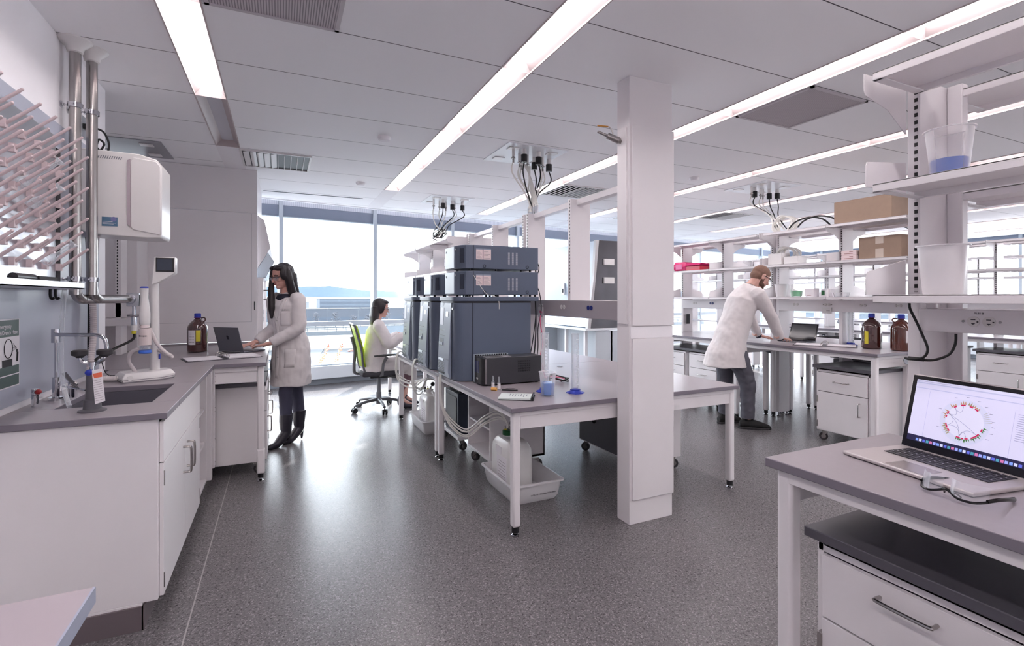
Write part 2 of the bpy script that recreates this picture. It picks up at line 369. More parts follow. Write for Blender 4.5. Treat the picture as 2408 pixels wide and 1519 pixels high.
# ---------------------------------------------------------------- ceiling service panels with hoses and plugs
def service_panel(x, y, lab, sx=.61, sy=.61, m=None):
    t = thing('service_panel', lab, 'service panel', (x, y, H), 0, 'ceiling service panels')
    b = MB(); b.box(-sx/2, -sy/2, -.008, sx/2, sy/2, 0); b.build('panel_plate', m or mat('service_plate', (228, 230, 234), .3), t, bev=.002)
    for q in ((-.2, -.17), (.2, -.17), (-.2, .17), (.2, .17)):
        b = MB(); b.box(q[0]-.05, q[1]-.04, -.016, q[0]+.05, q[1]+.04, -.008); b.build('cover_plate', WHITE2, t, bev=.002)
    return t
def bundle(name, x, y, lab, tops, low, mess=False, spread=.04, z0=H-.02):
    """sockets with plugs under a ceiling panel and the hoses and cords gathered below"""
    t = thing(name, lab, 'hoses', (x, y, low[2]), 0, 'hanging hose and cord bundles')
    rnd = random.Random(int(x*100+y*10))
    for i, (dx, dy, bl) in enumerate(tops):
        p = (x+dx, y+dy)
        b = MB()
        if bl: b.cyl((p[0], p[1], z0), (p[0], p[1], z0-.05), .022); b.m = 1; b.cyl((p[0], p[1], z0-.05), (p[0], p[1], z0-.12), .03); b.build('plug', [WHITE2, BLACK], t, w=1)
        else: b.cyl((p[0], p[1], z0), (p[0], p[1], z0-.07), .014); b.m = 1; b.cyl((p[0], p[1], z0-.07), (p[0], p[1], z0-.13), .009); b.cyl((p[0], p[1], z0-.08), (p[0], p[1], z0-.095), .018); b.build('gas_fitting', [WHITE2, STEEL], t, w=1)
        e = (low[0]+rnd.uniform(-1, 1)*spread, low[1]+rnd.uniform(-1, 1)*spread, low[2]+rnd.uniform(0, .03))
        za = z0-.12; dz = za-low[2]
        mid = (low[0]+(p[0]-low[0])*.35+rnd.uniform(-.03, .03), low[1]+(p[1]-low[1])*.35, low[2]+dz*.42)
        pts = [(p[0], p[1], za), (p[0]+(.02 if dx > 0 else -.01), p[1], za-dz*.22), mid, e]
        if mess and i % 2 == 0:
            cx, cy, cz = low; pts = pts[:3]+[(cx+.09*math.cos(a+i), cy+.09*math.sin(a+i), cz+.05+.07*math.sin(a*1.3+i)) for a in (0, 1.2, 2.4, 3.6, 4.8, 6, 7.2)]+[(cx+rnd.uniform(-.15, .15), cy, cz-.06)]
        b = MB(); b.tube(pts, .0065 if bl else .0075, 7, sub=6); b.build('cord' if bl else 'hose', CABLE if bl else TUBEW, t, w=1)
    return t
service_panel(2.12, 4.27, 'white ceiling service panel over the central bench, behind the column')
service_panel(2.12, 6.73, 'white ceiling service panel near the windows, far end of central bench')
service_panel(5.42, 4.30, 'white ceiling service panel above the standing man')
service_panel(5.42, 6.80, 'small distant service panel beyond the man\'s shelving')
service_panel(8.68, 4.4, 'ceiling service panel over the third bench row, far right')
service_panel(-1.28, 5.55, 'grey metal ceiling panel with sockets above the wall mounted purifier', .66, .60, mat('grey_service_plate', (146, 146, 152), .35))
bundle('utility_hoses', 2.12, 4.2, 'white hoses and black cords dropping onto the central shelving frame', [(-.20, -.1, 0), (-.08, .02, 0), (-.10, -.12, 1), (.06, -.1, 1), (.02, .05, 0), (.11, .08, 1), (.19, .06, 0), (.27, .08, 1), (-.02, .1, 0), (.1, -.05, 0)], (2.12, 4.1, 2.175), z0=H-.01, spread=.035)
for i in range(5):
    b = MB(); b.cyl((2.11+.006*(i % 2), 3.99+.045*i, 2.166), (2.11, 3.99+.045*i, 2.235), .010, n=10); b.m = 1; b.tube([(2.11, 3.99+.045*i, 2.235), (2.12, 4.04+.02*i, 2.32), (2.12, 4.12+.01*i, 2.48), (2.10+.01*i, 4.2, 2.62), (2.02+.04*i, 4.2+.02*i, H-.10)], .0075, 7, sub=6); tag(b.build('gas_hose', [STEELL, TUBEW]), 'white hose with steel fitting on the central frame top, %s from the column side' % ('first', 'second', 'third', 'fourth', 'fifth')[i], 'hose', 'hoses plugged into the frame top')
bundle('utility_hoses', 2.12, 6.7, 'tangled white hoses hanging near the windows over the central bench end', [(-.2, 0, 0), (-.1, .05, 0), (-.08, -.05, 1), (.0, .08, 0), (.07, 0, 1), (.12, .05, 0), (.22, 0, 1)], (2.0, 6.7, 2.24), True, z0=H-.01)
bundle('utility_hoses', 5.42, 4.3, 'coiled white hoses hanging from the ceiling over the standing man', [(-.2, -.02, 0), (-.12, 0, 1), (-.02, 0, 0), (.05, .02, 0), (.14, 0, 1), (.22, -.05, 1)], (5.42, 4.05, 2.2), z0=H-.01, spread=.09)
bundle('utility_hoses', 5.42, 6.8, 'distant black plugs and cords left of the hanging coil', [(-.2, 0, 1), (-.1, 0, 1), (0, 0, 1), (.1, 0, 1), (.2, 0, 1)], (5.42, 6.6, 2.45), z0=H-.01)
bundle('utility_hoses', 8.68, 4.3, 'distant hoses above the third bench row, at the right edge', [(-.25, .1, 1), (-.18, .02, 0), (-.1, 0, 1), (-.02, -.1, 0), (.05, -.25, 0), (.12, -.3, 0), (.2, -.3, 1), (.3, -.5, 1)], (8.68, 4.0, 2.15), z0=H-.01, spread=.3)
# loops of hose on the shelf tops
for i, (cx, cy, cz, lab) in enumerate(((5.42, 3.98, 2.24, 'thick coil of white hose on top of the shelving above the man'), (5.35, 3.9, 1.86, 'loose coil of white tubing on the shelf behind the man'))):
    t = thing('hose_coil', lab, 'hose', (cx, cy, cz))
    for k in range(5):
        b = MB(); a0 = k*.5
        b.tube([(cx+(k-2)*.03+.02*math.sin(3*a), cy+.12*math.cos(a+a0), cz+.10*math.sin(a+a0)+.02) for a in [j*2*PI/12 for j in range(13)]], .011, 7, sub=3); b.build('loop', TUBEW, t, w=1)
for i, (y, zz) in enumerate(((3.62, 2.16), (3.52, 2.16))):
    b = MB(); b.tube([(5.2, y+.15, zz+.02), (5.22, y+.08, zz+.09), (5.25, y-.05, zz+.12), (5.25, y-.2, zz+.08), (5.3, y-.26, zz+.0)], .009, 7); tag(b.build('electrical_cable', CABLE), ['black cord looped on the top shelf, left of the long cardboard box', 'second black cord beside the loop on the top shelf'][i], 'cord')
# ceiling ball valve
t = thing('ball_valve', 'steel pipe valve with orange lever beside the column near the ceiling', 'valve', (1.93, 2.55, 2.40))
b = MB(); b.cyl((1.95, 2.55, 2.38), (1.80, 2.60, 2.44), .011, .008, 12); b.cyl((1.93, 2.557, 2.388), (1.86, 2.58, 2.416), .022, .020, 12); b.cyl((1.945, 2.55, 2.38), (1.90, 2.567, 2.40), .018, .018, 6); b.build('valve_body', STEEL, t, w=1, bev=.001)
b = MB(); b.tube([(1.895, 2.57, 2.41), (1.893, 2.57, 2.44), (1.875, 2.575, 2.47), (1.86, 2.58, 2.475)], .004, 6, sub=2); b.build('lever', STEEL, t, w=1)
b = MB(); b.tube([(1.865, 2.58, 2.474), (1.80, 2.60, 2.478)], .008, 8, flat=.5); b.build('lever_grip', mat('orange_grip', (214, 150, 60), .5), t, w=1)
# ---------------------------------------------------------------- benches, shelving frames, cabinets
def table(lab, x0, x1, y0, y1, z, group='lab bench tables', skirt_front=False, legs=None, name='lab_table', th=.028):
    t = thing(name, lab, 'lab bench', ((x0+x1)/2, (y0+y1)/2, 0), 0, group)
    b = MB(); b.box(x0, y0, z-th, x1, y1, z); edged(b.build('tabletop', TOPG, t, w=1, bev=.003))
    zt = z-th
    i = .022
    for lx, ly in legs or ((x0+i, y0+i), (x0+i, y1-i-.05), (x1-i-.05, y0+i), (x1-i-.05, y1-i-.05)):
        b = MB(); b.box(lx, ly, .055, lx+.05, ly+.05, zt); l = b.build('leg', WHITE, t, w=1, bev=.012, seg=3)
        b = MB(); b.cyl((lx+.025, ly+.025, .022), (lx+.025, ly+.025, .055), .022); b.m = 1; b.lathe((lx+.025, ly+.025, 0), [(.022, 0), (.024, .008), (.012, .016), (.008, .03)], 16); b.build('levelling_foot', [BLACK, CHROME], l, w=1)
    for ya, yb, sg in ((y0+i+.006, y0+i+.03, 1), (y1-i-.03, y1-i-.006, -1)):
        b = MB(); b.box(x0+i+.05, ya, zt-.105, x1-i-.05, yb, zt-.02); ym = (y0+i, y0+i+.034) if sg > 0 else (y1-i-.034, y1-i); b.box(x0+i+.04, ym[0], zt-.028, x1-i-.04, ym[1], zt); b.build('end_rail', WHITE, t, w=1, bev=.002)
    for xa, xb in ((x0+i, x0+i+.03), (x1-i-.03, x1-i)):
        b = MB(); b.box(xa, y0+i+.04, zt-.038, xb, y1-i-.04, zt); b.build('side_rail', WHITE, t, w=1, bev=.002)
    return t
table('white framed bench table carrying the nearest instrument tower and the blue beaker', 1.205, 3.046, 2.60, 4.185, .76)
table('white framed bench table carrying the two farther instrument towers', 1.205, 3.046, 4.19, 5.75, .76)
table('distant white bench table in front of the seated woman', 1.40, 2.018, 5.82, 7.4, .76)
table('standing-height bench table at which the bald man leans, with bottles and laptop', 4.735, 5.32, 2.60, 4.07, .905)
table('standing-height bench table behind the man on his left side', 4.735, 5.32, 4.075, 5.54, .905)
table('grey topped bench table in the right foreground with open laptop and safety glasses', 1.366, 2.018, -.5, 1.072, .905)
table('empty bench table on the far side of the leaning man\'s shelving, nearest the aisle', 5.52, 6.10, 2.60, 4.07, .905)
table('empty bench table on the far side of the shelving, beyond the leaning man', 5.52, 6.10, 4.075, 5.54, .905)
table('bench table on the far side of the foreground shelving frame', 2.245, 2.9, -.5, 1.072, .905)
for i, x in enumerate((8.68, 11.96)):
    for j in range(3):
      for sd, (xa_, xb_) in enumerate(((x-.7, x-.1), (x+.1, x+.7))):
        table('distant bench table, %s from the aisle, %s row' % (('first', 'second', 'third')[j], ('near side of the third', 'far side of the third', 'near side of the fourth', 'far side of the fourth')[2*i+sd]), xa_, xb_, 2.6+1.47*j, 4.06+1.47*j, .905, 'distant bench tables')
def outlet_pair(y, x, z, m, parent, sc=1.0, plate=False):
    b = MB()
    for d in (-.0195, .0195):
        b.lathe((x, y+d, z), [(.0165*sc, 0), (.0165*sc, -.003)], 20, 0)
        if sc > .9:
            b.m = 1
            b.box(x-.0036, y+d-.006, z+.005, x-.003, y+d+.006, z+.0075); b.box(x-.0036, y+d-.0045, z-.008, x-.003, y+d+.0045, z-.0055)
            b.box(x-.0036, y+d-.001, z-.011, x-.003, y+d+.001, z-.006); b.box(x-.0036, y+d-.0135, z-.003, x-.003, y+d-.009, z+.001); b.m = 0
    if plate:
        b.m = 2
        for d in (-.046, .046): b.lathe((x, y+d, z), [(.004, 0), (.004, -.002)], 10, 0)
    b.build('outlet', [m, BLACK, STEEL], parent)
def bracket_poly(kind, s):
    if kind == 'up': P = [(.09, 0), (.325, 0), (.325, .062), (.315, .078), (.09, .125)]
    elif kind == 'flat': P = [(.09, 0), (.325, 0), (.325, .07), (.318, .085), (.09, .108)]
    else: P = [(.09, .0), (.335, .0), (.335, -.055), (.325, -.072), (.2, -.10), (.09, -.17)]
    return [(s*a, b) for a, b in P]
def rack(lab, cx, y0, *a_, **k_):
    zt_ = k_.pop('spine', .905); k_['zb'] = zt_ if zt_ < .8 else 0; t = rack0(lab, cx, y0, *a_, **k_); nn = k_.get('n', 3)
    
    if zt_ > .8: b = MB(); b.box(-.096, .022, zt_-.028, .096, .73*(nn-1)-.022, zt_); b.build('spine_top', TOPG, t, bev=.002)
    return t
def rack0(lab, cx, y0, levels=((1.41, 'up'), (1.775, 'flat'), (2.145, 'down')), rz=(1.25, 1.375), outs=(), beam=False, sides=(-1, 1), n=3, group='bench shelving frames', steel=False, detail=True, zb=0):
    t = thing('bench_shelving', lab, 'shelving', (cx, y0, 0), 0, group)
    top = 2.165
    for i in range(n):
        y = .73*i
        b = MB(); b.box(-.09, y-.019, (zb+(.05 if not zb else .001) if not (zb and i == 1 and n == 3) else 1.25), .09, y+.019, top); u = b.build('upright', WHITE, t, bev=.002)
        if detail:
            b = MB(); b.box(-.0912, y-.012, 1.42, -.0895, y-.002, top-.01); b.box(.0895, y-.012, 1.42, .0912, y-.002, top-.01); b.build('slotted_strip', SLOTM, u, flat=True)
            b = MB(); zf = zb
            for q in ((-.07, .07) if not zb else ()): b.lathe((q, y, 0), [(.02, 0), (.022, .008), (.008, .014), (.008, .05)], 12)
            if not zb: b.build('levelling_foot', CHROME, u)
    if levels:
        for zt, kind in levels:
            for s in sides:
                for i in range(n-1):
                    ya = .73*i+.004; yb = .73*(i+1)-.004; b = MB()
                    xa, xb = sorted((s*.085, s*.34)); zl = zt-.027
                    b.box(xa, ya, zt-.005, xb, yb, zt); b.box(s*.34-(.012 if s > 0 else 0), ya, zl, s*.34+(.012 if s < 0 else 0), yb, zt)
                    b.box(xa, ya, zl, xb, ya+.03, zl+.004); b.box(xa, yb-.03, zl, xb, yb, zl+.004); b.box(xa, ya, zl, xa+.012, yb, zt) if s > 0 else b.box(xb-.012, ya, zl, xb, yb, zt)
                    b.build('shelf', WHITE, t, bev=.0015)
                for i in range(n):
                    b = MB(); P = bracket_poly(kind, s); zz = zt if kind != 'down' else zt+.01
                    off = .026 if i == n-1 else (-.022 if i == 0 else .0)
                    b.prism([(zz+h, x) for x, h in P], 1, .73*i+off-.0015, .73*i+off+.0015)
                    b.v = [(v[2], v[1], v[0]) for v in b.v]
                    b.build('shelf_bracket', WHITE, t)
    if rz:
        b = MB(); b.box(-.105, .022, rz[0], .105, .73*(n-1)-.022, rz[1]); rw = b.build('power_raceway', STEELR if steel else WHITE, t, bev=.003)
        for (yo, m, full) in outs:
            outlet_pair(yo, -.1055, (rz[0]+rz[1])/2+(.012 if rz[0] < 1.28 else 0), m, rw, 1.0, full)
            if full == 2:
                b = MB(); b.box(-.118, yo-.05, rz[0]-.02, -.105, yo+.05, rz[0]+.045); b.m = 1; b.box(-.1185, yo-.03, rz[0]+.005, -.118, yo-.02, rz[0]+.02); b.box(-.1185, yo-.01, rz[0]+.005, -.118, yo+.0, rz[0]+.02); b.build('data_box', [WHITE2, INK], rw, bev=.002)
    if beam:
        b = MB(); b.box(-.03, .02, top-.045, .03, .73*(n-1)-.02, top); b.build('top_beam', WHITE, t, bev=.002)
    b = MB(); b.prism([(-.09, .86), (-.45, .86), (-.42, .82), (-.09, .72)], 1, -.03, -.025); b.prism([(.09, .86), (.45, .86), (.42, .82), (.09, .72)], 1, -.03, -.025)
    if cx > 3:
        b.v = [(v[0], v[1], v[2]-.0) for v in b.v]; b.build('gusset', GREYP, t)
    return t
STEELR = mat('steel_raceway_paint', (186, 178, 182), .3, .35, noise=.08, scale=3)
OUTW = mat('outlet_white', (214, 210, 208), .35); OUTB = mat('outlet_blue', (32, 44, 120), .4)
NR = rack('shelving frame at the right edge of the photo holding two plastic buckets', 2.12, -.464, ((1.41, 'up'), (1.775, 'flat'), (2.145, 'down')), (1.285, 1.362), ((1.267, OUTW, 1), (.6, OUTW, 1)))
b = MB(); b.box(2.20, .93, .1, 2.24, .975, 2.165); b.box(2.03, .93, 1.362, 2.045, .96, 1.383)
b.build('service_post', WHITE, NR, w=1, bev=.003)
rack('bare shelving frame behind the column with top beam and steel power raceway', 2.12, 2.585, None, (1.25, 1.38), ((.42, OUTB, 0), (.80, OUTW, 0), (1.16, OUTW, 0)), True, steel=True, spine=.76)
rack('bare shelving frame with top beam behind the instrument towers', 2.12, 4.13, None, (1.25, 1.38), (), True, steel=True, spine=.76)
rack('shelving frame with white shelves behind the farthest instrument tower', 2.12, 5.67, ((1.72, 'flat'), (2.12, 'down')), (1.25, 1.38), spine=.76)
rack('shelving frame with white shelves nearest the window wall', 2.12, 7.19, ((1.72, 'flat'), (2.12, 'down')), (1.25, 1.38), n=2, spine=.76)
rack('tall shelving over the leaning man\'s bench, holding cardboard boxes and a green beaker', 5.42, 2.55, outs=((.18, OUTW, 0), (.50, OUTW, 0), (.86, OUTW, 2), (1.22, OUTW, 0)))
rack('tall shelving beyond the leaning man, holding the magenta packet', 5.42, 4.09, outs=((.3, OUTW, 2), (.9, OUTB, 0), (1.2, OUTW, 0)))
k = 0
for i, x in enumerate((8.68, 11.96)):
    for j in range(3):
        lb = 'distant shelving frame, %s from the aisle in the %s row, seen through the man\'s shelving' % (('first', 'second', 'third')[j], ('third', 'fourth')[i])
        if k == 0: far = rack(lb, x, 2.55, outs=((.3, OUTW, 2), (1.0, OUTW, 0)), group='distant shelving frames', n=3)
        else: dup(far, (x, 2.55+1.5*j, 0), 0, lb, 'distant shelving frames')
        k += 1
for i, (x, y) in enumerate(((8.68, 7.2), (11.96, 7.2))):
    dup(far, (x, y, 0), 0, 'far shelving frame near the window wall in the %s row' % ('third', 'fourth')[i], 'distant shelving frames')

def caster(x, y, parent, ang=.4, r=.038):
    b = MB(); dx, dy = math.cos(ang), math.sin(ang)
    c = (x+.02*dx, y+.02*dy, r)
    for s in (-1, 1): b.add([(c[0]+s*.016*dy+dx*.01, c[1]-s*.016*dx+dy*.01, r-.01), (x+s*.016*dy-dx*.02, y-s*.016*dx-dy*.02, .085), (x+s*.016*dy+dx*.03, y-s*.016*dx+dy*.03, .085)], [(0, 1, 2)])
    b.box(x-.025, y-.025, .083, x+.025, y+.025, .095)
    b.m = 1; b.cyl((c[0]-.012*dy, c[1]+.012*dx, r), (c[0]+.012*dy, c[1]-.012*dx, r), r, n=20)
    b.m = 0; b.cyl((c[0]-.0135*dy, c[1]+.0135*dx, r), (c[0]+.0135*dy, c[1]-.0135*dx, r), r*.55, n=16)
    b.build('caster', [STEEL, CASTG], parent, w=1)
def pull(p, d, n_, ln, parent, r=.005, out=.03):
    """bow pull handle: p centre, d direction along, n_ outward normal"""
    p = Vector(p); d = Vector(d); n_ = Vector(n_); b = MB(); h = ln/2
    b.tube([p-d*h, p-d*h+n_*(out*.7), p-d*(h-.012)+n_*out, p+d*(h-.012)+n_*out, p+d*h+n_*(out*.7), p+d*h], r, 8, sub=4)
    b.build('handle', STEEL, parent, w=1)
def cabinet(lab, x0, x1, y0, y1, z0, z1, face, layout, top=True, casters=True, group='mobile under-bench cabinets', topm=None, hv=False, name='mobile_cabinet', hinge=True):
    """face '-x' or '+x'; layout list of (kind, height fraction)"""
    t = thing(name, lab, 'cabinet', ((x0+x1)/2, (y0+y1)/2, 0), 0, group)
    b = MB(); th = .018
    b.box(x0, y0, z0, x1, y0+th, z1); b.box(x0, y1-th, z0, x1, y1, z1); b.box(x0, y0+th, z0, x1, y1-th, z0+th); b.box(x0, y0+th, z1-th, x1, y1-th, z1)
    xb = (x1-th, x1) if face == '-x' else (x0, x0+th); b.box(xb[0], y0+th, z0+th, xb[1], y1-th, z1-th)
    fx = (x0, x0+.02) if face == '-x' else (x1-.02, x1); b.box(fx[0], y0+.001, z1-.035, fx[1], y1-.001, z1-.001)
    b.build('cabinet_body', WHITE, t, w=1, bev=.002)
    if top: b = MB(); b.box(x0-.03, y0-.025, z1+.002, x1+.01, y1+.025, z1+.032); b.build('worktop', topm or TOPD, t, w=1, bev=.003)
    s = -1 if face == '-x' else 1; xf = x0 if s < 0 else x1; z = z1-.035
    Ht = z-z0-.006; nrm = (s, 0, 0)
    for kind, fr in layout:
        zl = z-Ht*fr; b = MB()
        if kind != 'open':
            xa, xb_ = sorted((xf-s*.002, xf+s*.016)); b.box(xa, y0+.022, zl+.003, xb_, y1-.022, z-.003)
            d = b.build('drawer' if kind == 'drawer' else 'door', WHITE, t, w=1, bev=.0015); cy = (y0+y1)/2
            if kind == 'drawer': pull((xf+s*.016, cy, (z+zl)/2+.012 if not hv else z-.045), (0, 1, 0), nrm, .13, d)
            else:
                pull((xf+s*.016, y0+.085, z-.12), (0, 0, 1), nrm, .12, d)
                for hz in (zl+.06, z-.08):
                    b = MB(); b.box(min(xf, xf+s*.02), y1-.024, hz-.03, max(xf, xf+s*.02), y1-.010, hz+.03); b.build('hinge', STEEL, d, w=1)
        z = zl
    if casters:
        for q in ((x0+.05, y0+.05, .5), (x0+.05, y1-.06, 2.2), (x1-.06, y0+.05, -.4), (x1-.06, y1-.06, 1.2)): caster(q[0], q[1], t, q[2])
    return t
cabinet('white drawer and door cabinet on casters under the man\'s bench, nearest end', 4.82, 5.36, 2.70, 3.20, .10, .71, '-x', (('drawer', .33), ('door', .67)))
cabinet('white drawer cabinet under the man\'s bench, behind his legs', 4.82, 5.34, 4.42, 4.90, .10, .71, '-x', (('drawer', .3), ('drawer', .3), ('drawer', .4)))
cabinet('white drawer cabinet under the man\'s bench, left of his coat', 4.82, 5.34, 4.95, 5.45, .10, .71, '-x', (('drawer', .3), ('drawer', .3), ('drawer', .4)))
cabinet('grey backed cabinet on the far side under the man\'s bench', 5.52, 6.05, 2.95, 3.47, .10, .74, '+x', (('drawer', .3), ('door', .7)), topm=TOPD)
cabinet('white cabinet far below the third bench, drawer front at the right edge', 8.02, 8.5, 2.75, 3.25, .10, .72, '-x', (('drawer', .35), ('door', .65)))
cabinet('white cabinet far below the third bench, left of the man\'s boxes', 8.02, 8.5, 3.5, 4.0, .10, .72, '-x', (('drawer', .35), ('door', .65)))
cabinet('distant white cabinet on casters seen between the legs of the man\'s bench', 8.02, 8.5, 4.9, 5.4, .10, .72, '-x', (('drawer', .35), ('door', .65)))
cabinet('white drawer cabinet with charcoal top in the right foreground', 1.49, 1.99, .49, .985, .10, .668, '-x', (('drawer', .36), ('door', .64)), group=None, casters=True, hv=True)
cabinet('dark grey cabinet on casters behind the column under the right table', 2.50, 2.98, 3.12, 3.90, .10, .60, '+x', (('drawer', .4), ('door', .6)), top=False)
# dark back with a round cable port on the under-table cabinet
pc = [o for o in bpy.data.objects if o.name.startswith('mobile_cabinet') and 'behind the column' in o.get('label', '')][0]
b = MB(); b.box(2.494, 3.13, .11, 2.50, 3.89, .59); b.build('back_panel', mat('grey_back_panel', (104, 102, 108), .45), pc, w=1)
b = MB(); b.lathe((2.494, 3.66, .33), [(.035, 0), (.035, -.004), (.028, -.006), (.026, 0)], 24, 0); b.build('cable_port', BLACK, pc, w=1)
pc = [o for o in bpy.data.objects if o.name.startswith('mobile_cabinet') and 'grey backed' in o.get('label', '')][0]
b = MB(); b.box(5.512, 2.96, .11, 5.52, 3.46, .73); b.box(5.512, 3.462, .11, 6.04, 3.472, .73); b.build('back_panel', mat('grey_back_panel', (104, 102, 108), .45), pc, w=1)
# open shelf cabinet under the central bench
t = thing('open_cabinet', 'white open shelf cabinet on casters under the nearest instrument table', 'cabinet', (1.7, 3.9, 0))
b = MB(); x0, x1, y0, y1 = 1.47, 1.95, 3.56, 4.07
b.box(x0, y0, .12, x1, y0+.02, .62); b.box(x0, y1-.02, .12, x1, y1, .62); b.box(x1-.015, y0, .12, x1, y1, .62); b.box(x0, y0, .12, x1, y1, .14); b.build('cabinet_body', WHITE, t, w=1, bev=.002)
b = MB(); b.box(x0+.01, y0+.02, .36, x1, y1-.02, .375); b.build('shelf', WHITE, t, w=1)
b = MB(); b.box(x0-.03, y0-.02, .622, x1+.01, y1+.02, .645); b.build('worktop', TOPD, t, w=1, bev=.003)
for q in ((1.53, 3.62, .3), (1.53, 4.0, 2), (1.89, 3.62, 0), (1.89, 4.0, 1)): caster(q[0], q[1], t, q[2], .042)
t = thing('pump_cart', 'low white cart carrying a dark pump under the middle instrument tower', 'cart', (1.6, 4.55, 0))
b = MB(); b.box(1.45, 4.28, .11, 1.95, 4.85, .14); b.build('platform', WHITE, t, w=1, bev=.003)
for q in ((1.5, 4.33, .3), (1.5, 4.8, 2), (1.9, 4.33, 0), (1.9, 4.8, 1)): caster(q[0], q[1], t, q[2])
t = thing('vacuum_pump', 'tall dark vacuum pump standing on the low cart', 'pump', (1.62, 4.5, .14))
b = MB(); b.box(1.47, 4.33, .14, 1.93, 4.72, .52); b.build('pump_housing', INSTD, t, w=1, bev=.01)
b = MB(); b.box(1.463, 4.37, .18, 1.47, 4.66, .48); b.build('front_panel', BLACK, t, w=1, bev=.002)
b = MB(); b.box(1.50, 4.36, .52, 1.90, 4.69, .55); b.build('top_cover', BLACK, t, w=1, bev=.008)
# ---------------------------------------------------------------- left side: sink run, peninsula, hood
t = thing('sink_counter', 'grey worktop with dark sink along the left wall', 'counter', (-.75, 3.4, .88))
b = MB(); z0, z1 = .882, .91
sx0, sx1, sy0, sy1 = -.905, -.55, 2.83, 3.40
b.box(-1.05, 2.55, z0, -.44, sy0, z1); b.box(-1.05, sy1, z0, -.44, 4.21, z1); b.box(-1.05, sy0, z0, sx0, sy1, z1); b.box(sx1, sy0, z0, -.44, sy1, z1)
edged(b.build('worktop', TOPG, t, w=1, bev=.003))
b = MB(); b.box(-2.095, 4.212, z0, -.10, 5.98, z1); tag(edged(b.build('peninsula_worktop', TOPG, None, bev=.003)), 'broad grey peninsula worktop carrying the amber jug and the left laptop', 'counter')
b = MB(); b.box(sx0-.01, sy0-.01, .70, sx1+.01, sy1+.01, .715)
for q in ((sx0-.012, sy0-.012, sx0, sy1+.012), (sx1, sy0-.012, sx1+.012, sy1+.012), (sx0, sy0-.012, sx1, sy0), (sx0, sy1, sx1, sy1+.012)): b.box(q[0], q[1], .70, q[2], q[3], z0)
b.build('sink_basin', mat('dark_sink', (96, 94, 104), .45), t, w=1)
t = thing('sink_cabinet', 'white base cabinet with two doors under the sink', 'cabinet', (-.75, 3.1, 0))
b = MB(); b.box(-1.045, 2.565, .0, -.53, 3.66, .11); b.box(-1.045, 2.565, .11, -.475, 2.59, .88); b.box(-1.045, 3.64, .11, -.475, 3.66, .88); b.box(-1.045, 2.59, .11, -1.03, 3.64, .88); b.box(-1.045, 2.59, .11, -.475, 3.64, .13)
b.box(-.49, 2.59, .66, -.478, 3.64, .69); b.build('cabinet_body', WHITE, t, w=1, bev=.002)
b = MB(); b.box(-1.045, 2.555, 0, -.525, 2.566, .10); b.box(-.53, 2.555, 0, -.522, 3.66, .10); b.build('cove_base', mat('grey_rubber_base', (104, 94, 98), .6), t, w=1)
b = MB(); b.box(-.474, 2.585, .69, -.458, 3.64, .865); b.build('false_drawer_front', WHITE, t, w=1, bev=.0015)
for ya, yb, hy, hg in ((2.585, 3.115, 3.06, 2.59), (3.12, 3.64, 3.17, 3.635)):
    b = MB(); b.box(-.474, ya, .115, -.458, yb, .685); d = b.build('door', WHITE, t, w=1, bev=.0015)
    pull((-.458, hy, .56), (0, 0, 1), (1, 0, 0), .13, d, .006, .035)
    for hz in (.18, .62):
        b = MB(); b.box(-.470, hg-.004, hz-.032, -.455, hg+.004, hz+.032); b.build('hinge', STEEL, d, w=1)
t = thing('open_shelf_unit', 'narrow white open shelf unit between sink cabinet and peninsula', 'shelf unit', (-.75, 3.9, 0))
b = MB(); b.box(-1.04, 3.67, .09, -.478, 3.685, .88); b.box(-1.04, 4.12, .09, -.478, 4.14, .88); b.box(-1.04, 3.685, .09, -1.02, 4.12, .88); b.box(-1.04, 3.685, .09, -.48, 4.12, .11); b.build('case', WHITE, t, w=1, bev=.002)
for z in (.36, .60): b = MB(); b.box(-1.02, 3.685, z, -.49, 4.12, z+.015); b.build('shelf', WHITE, t, w=1)
b = MB(); b.box(-.5, 4.145, .09, -.45, 4.2, .88); b.box(-.5, 4.225, .15, -.44, 4.28, .882)
pp = tag(b.build('bench_post', WHITE, None, bev=.003), 'perforated white bench post where the sink run meets the peninsula', 'post')
b = MB()
for z in (.16, .19, .36, .56, .59, .78, .82): b.cyl((-.4395, 4.25, z), (-.4385, 4.25, z), .004, n=8); b.cyl((-.4495, 4.17, z), (-.4485, 4.17, z), .004, n=8)
b.build('screw_hole', INK, pp)
t = thing('peninsula_support', 'white leg frame carrying the end of the peninsula beside the standing woman', 'frame', (-.2, 5.1, 0))
for ly in (4.235, 5.9):
    b = MB(); b.box(-.16, ly, .06, -.115, ly+.05, .882); b.box(-.165, ly-.003, .06, -.11, ly+.053, .25); l = b.build('leg', WHITE, t, w=1, bev=.012, seg=3)
    b = MB(); b.m = 0; b.cyl((-.138, ly+.025, .03), (-.138, ly+.025, .06), .02); b.m = 1; b.lathe((-.138, ly+.025, 0), [(.022, 0), (.024, .008), (.01, .016), (.008, .03)], 14); b.build('levelling_foot', [BLACK, CHROME], l, w=1)
b = MB(); b.box(-.45, 4.24, .845, -.16, 4.27, .882); b.box(-.45, 4.25, .76, -.165, 4.262, .845); b.box(-.15, 4.28, .845, -.115, 5.9, .882); b.build('rail', WHITE, t, w=1, bev=.002)
cb = cabinet('white mobile cabinet under the peninsula, grey top just below the worktop', -.60, -.115, 4.42, 5.0, .10, .70, '+x', (('drawer', .3), ('door', .7)), topm=TOPD)
cabinet('white mobile cabinet under the peninsula behind the woman\'s knees', -.60, -.115, 5.1, 5.65, .10, .70, '+x', (('drawer', .3), ('door', .7)), topm=TOPD)
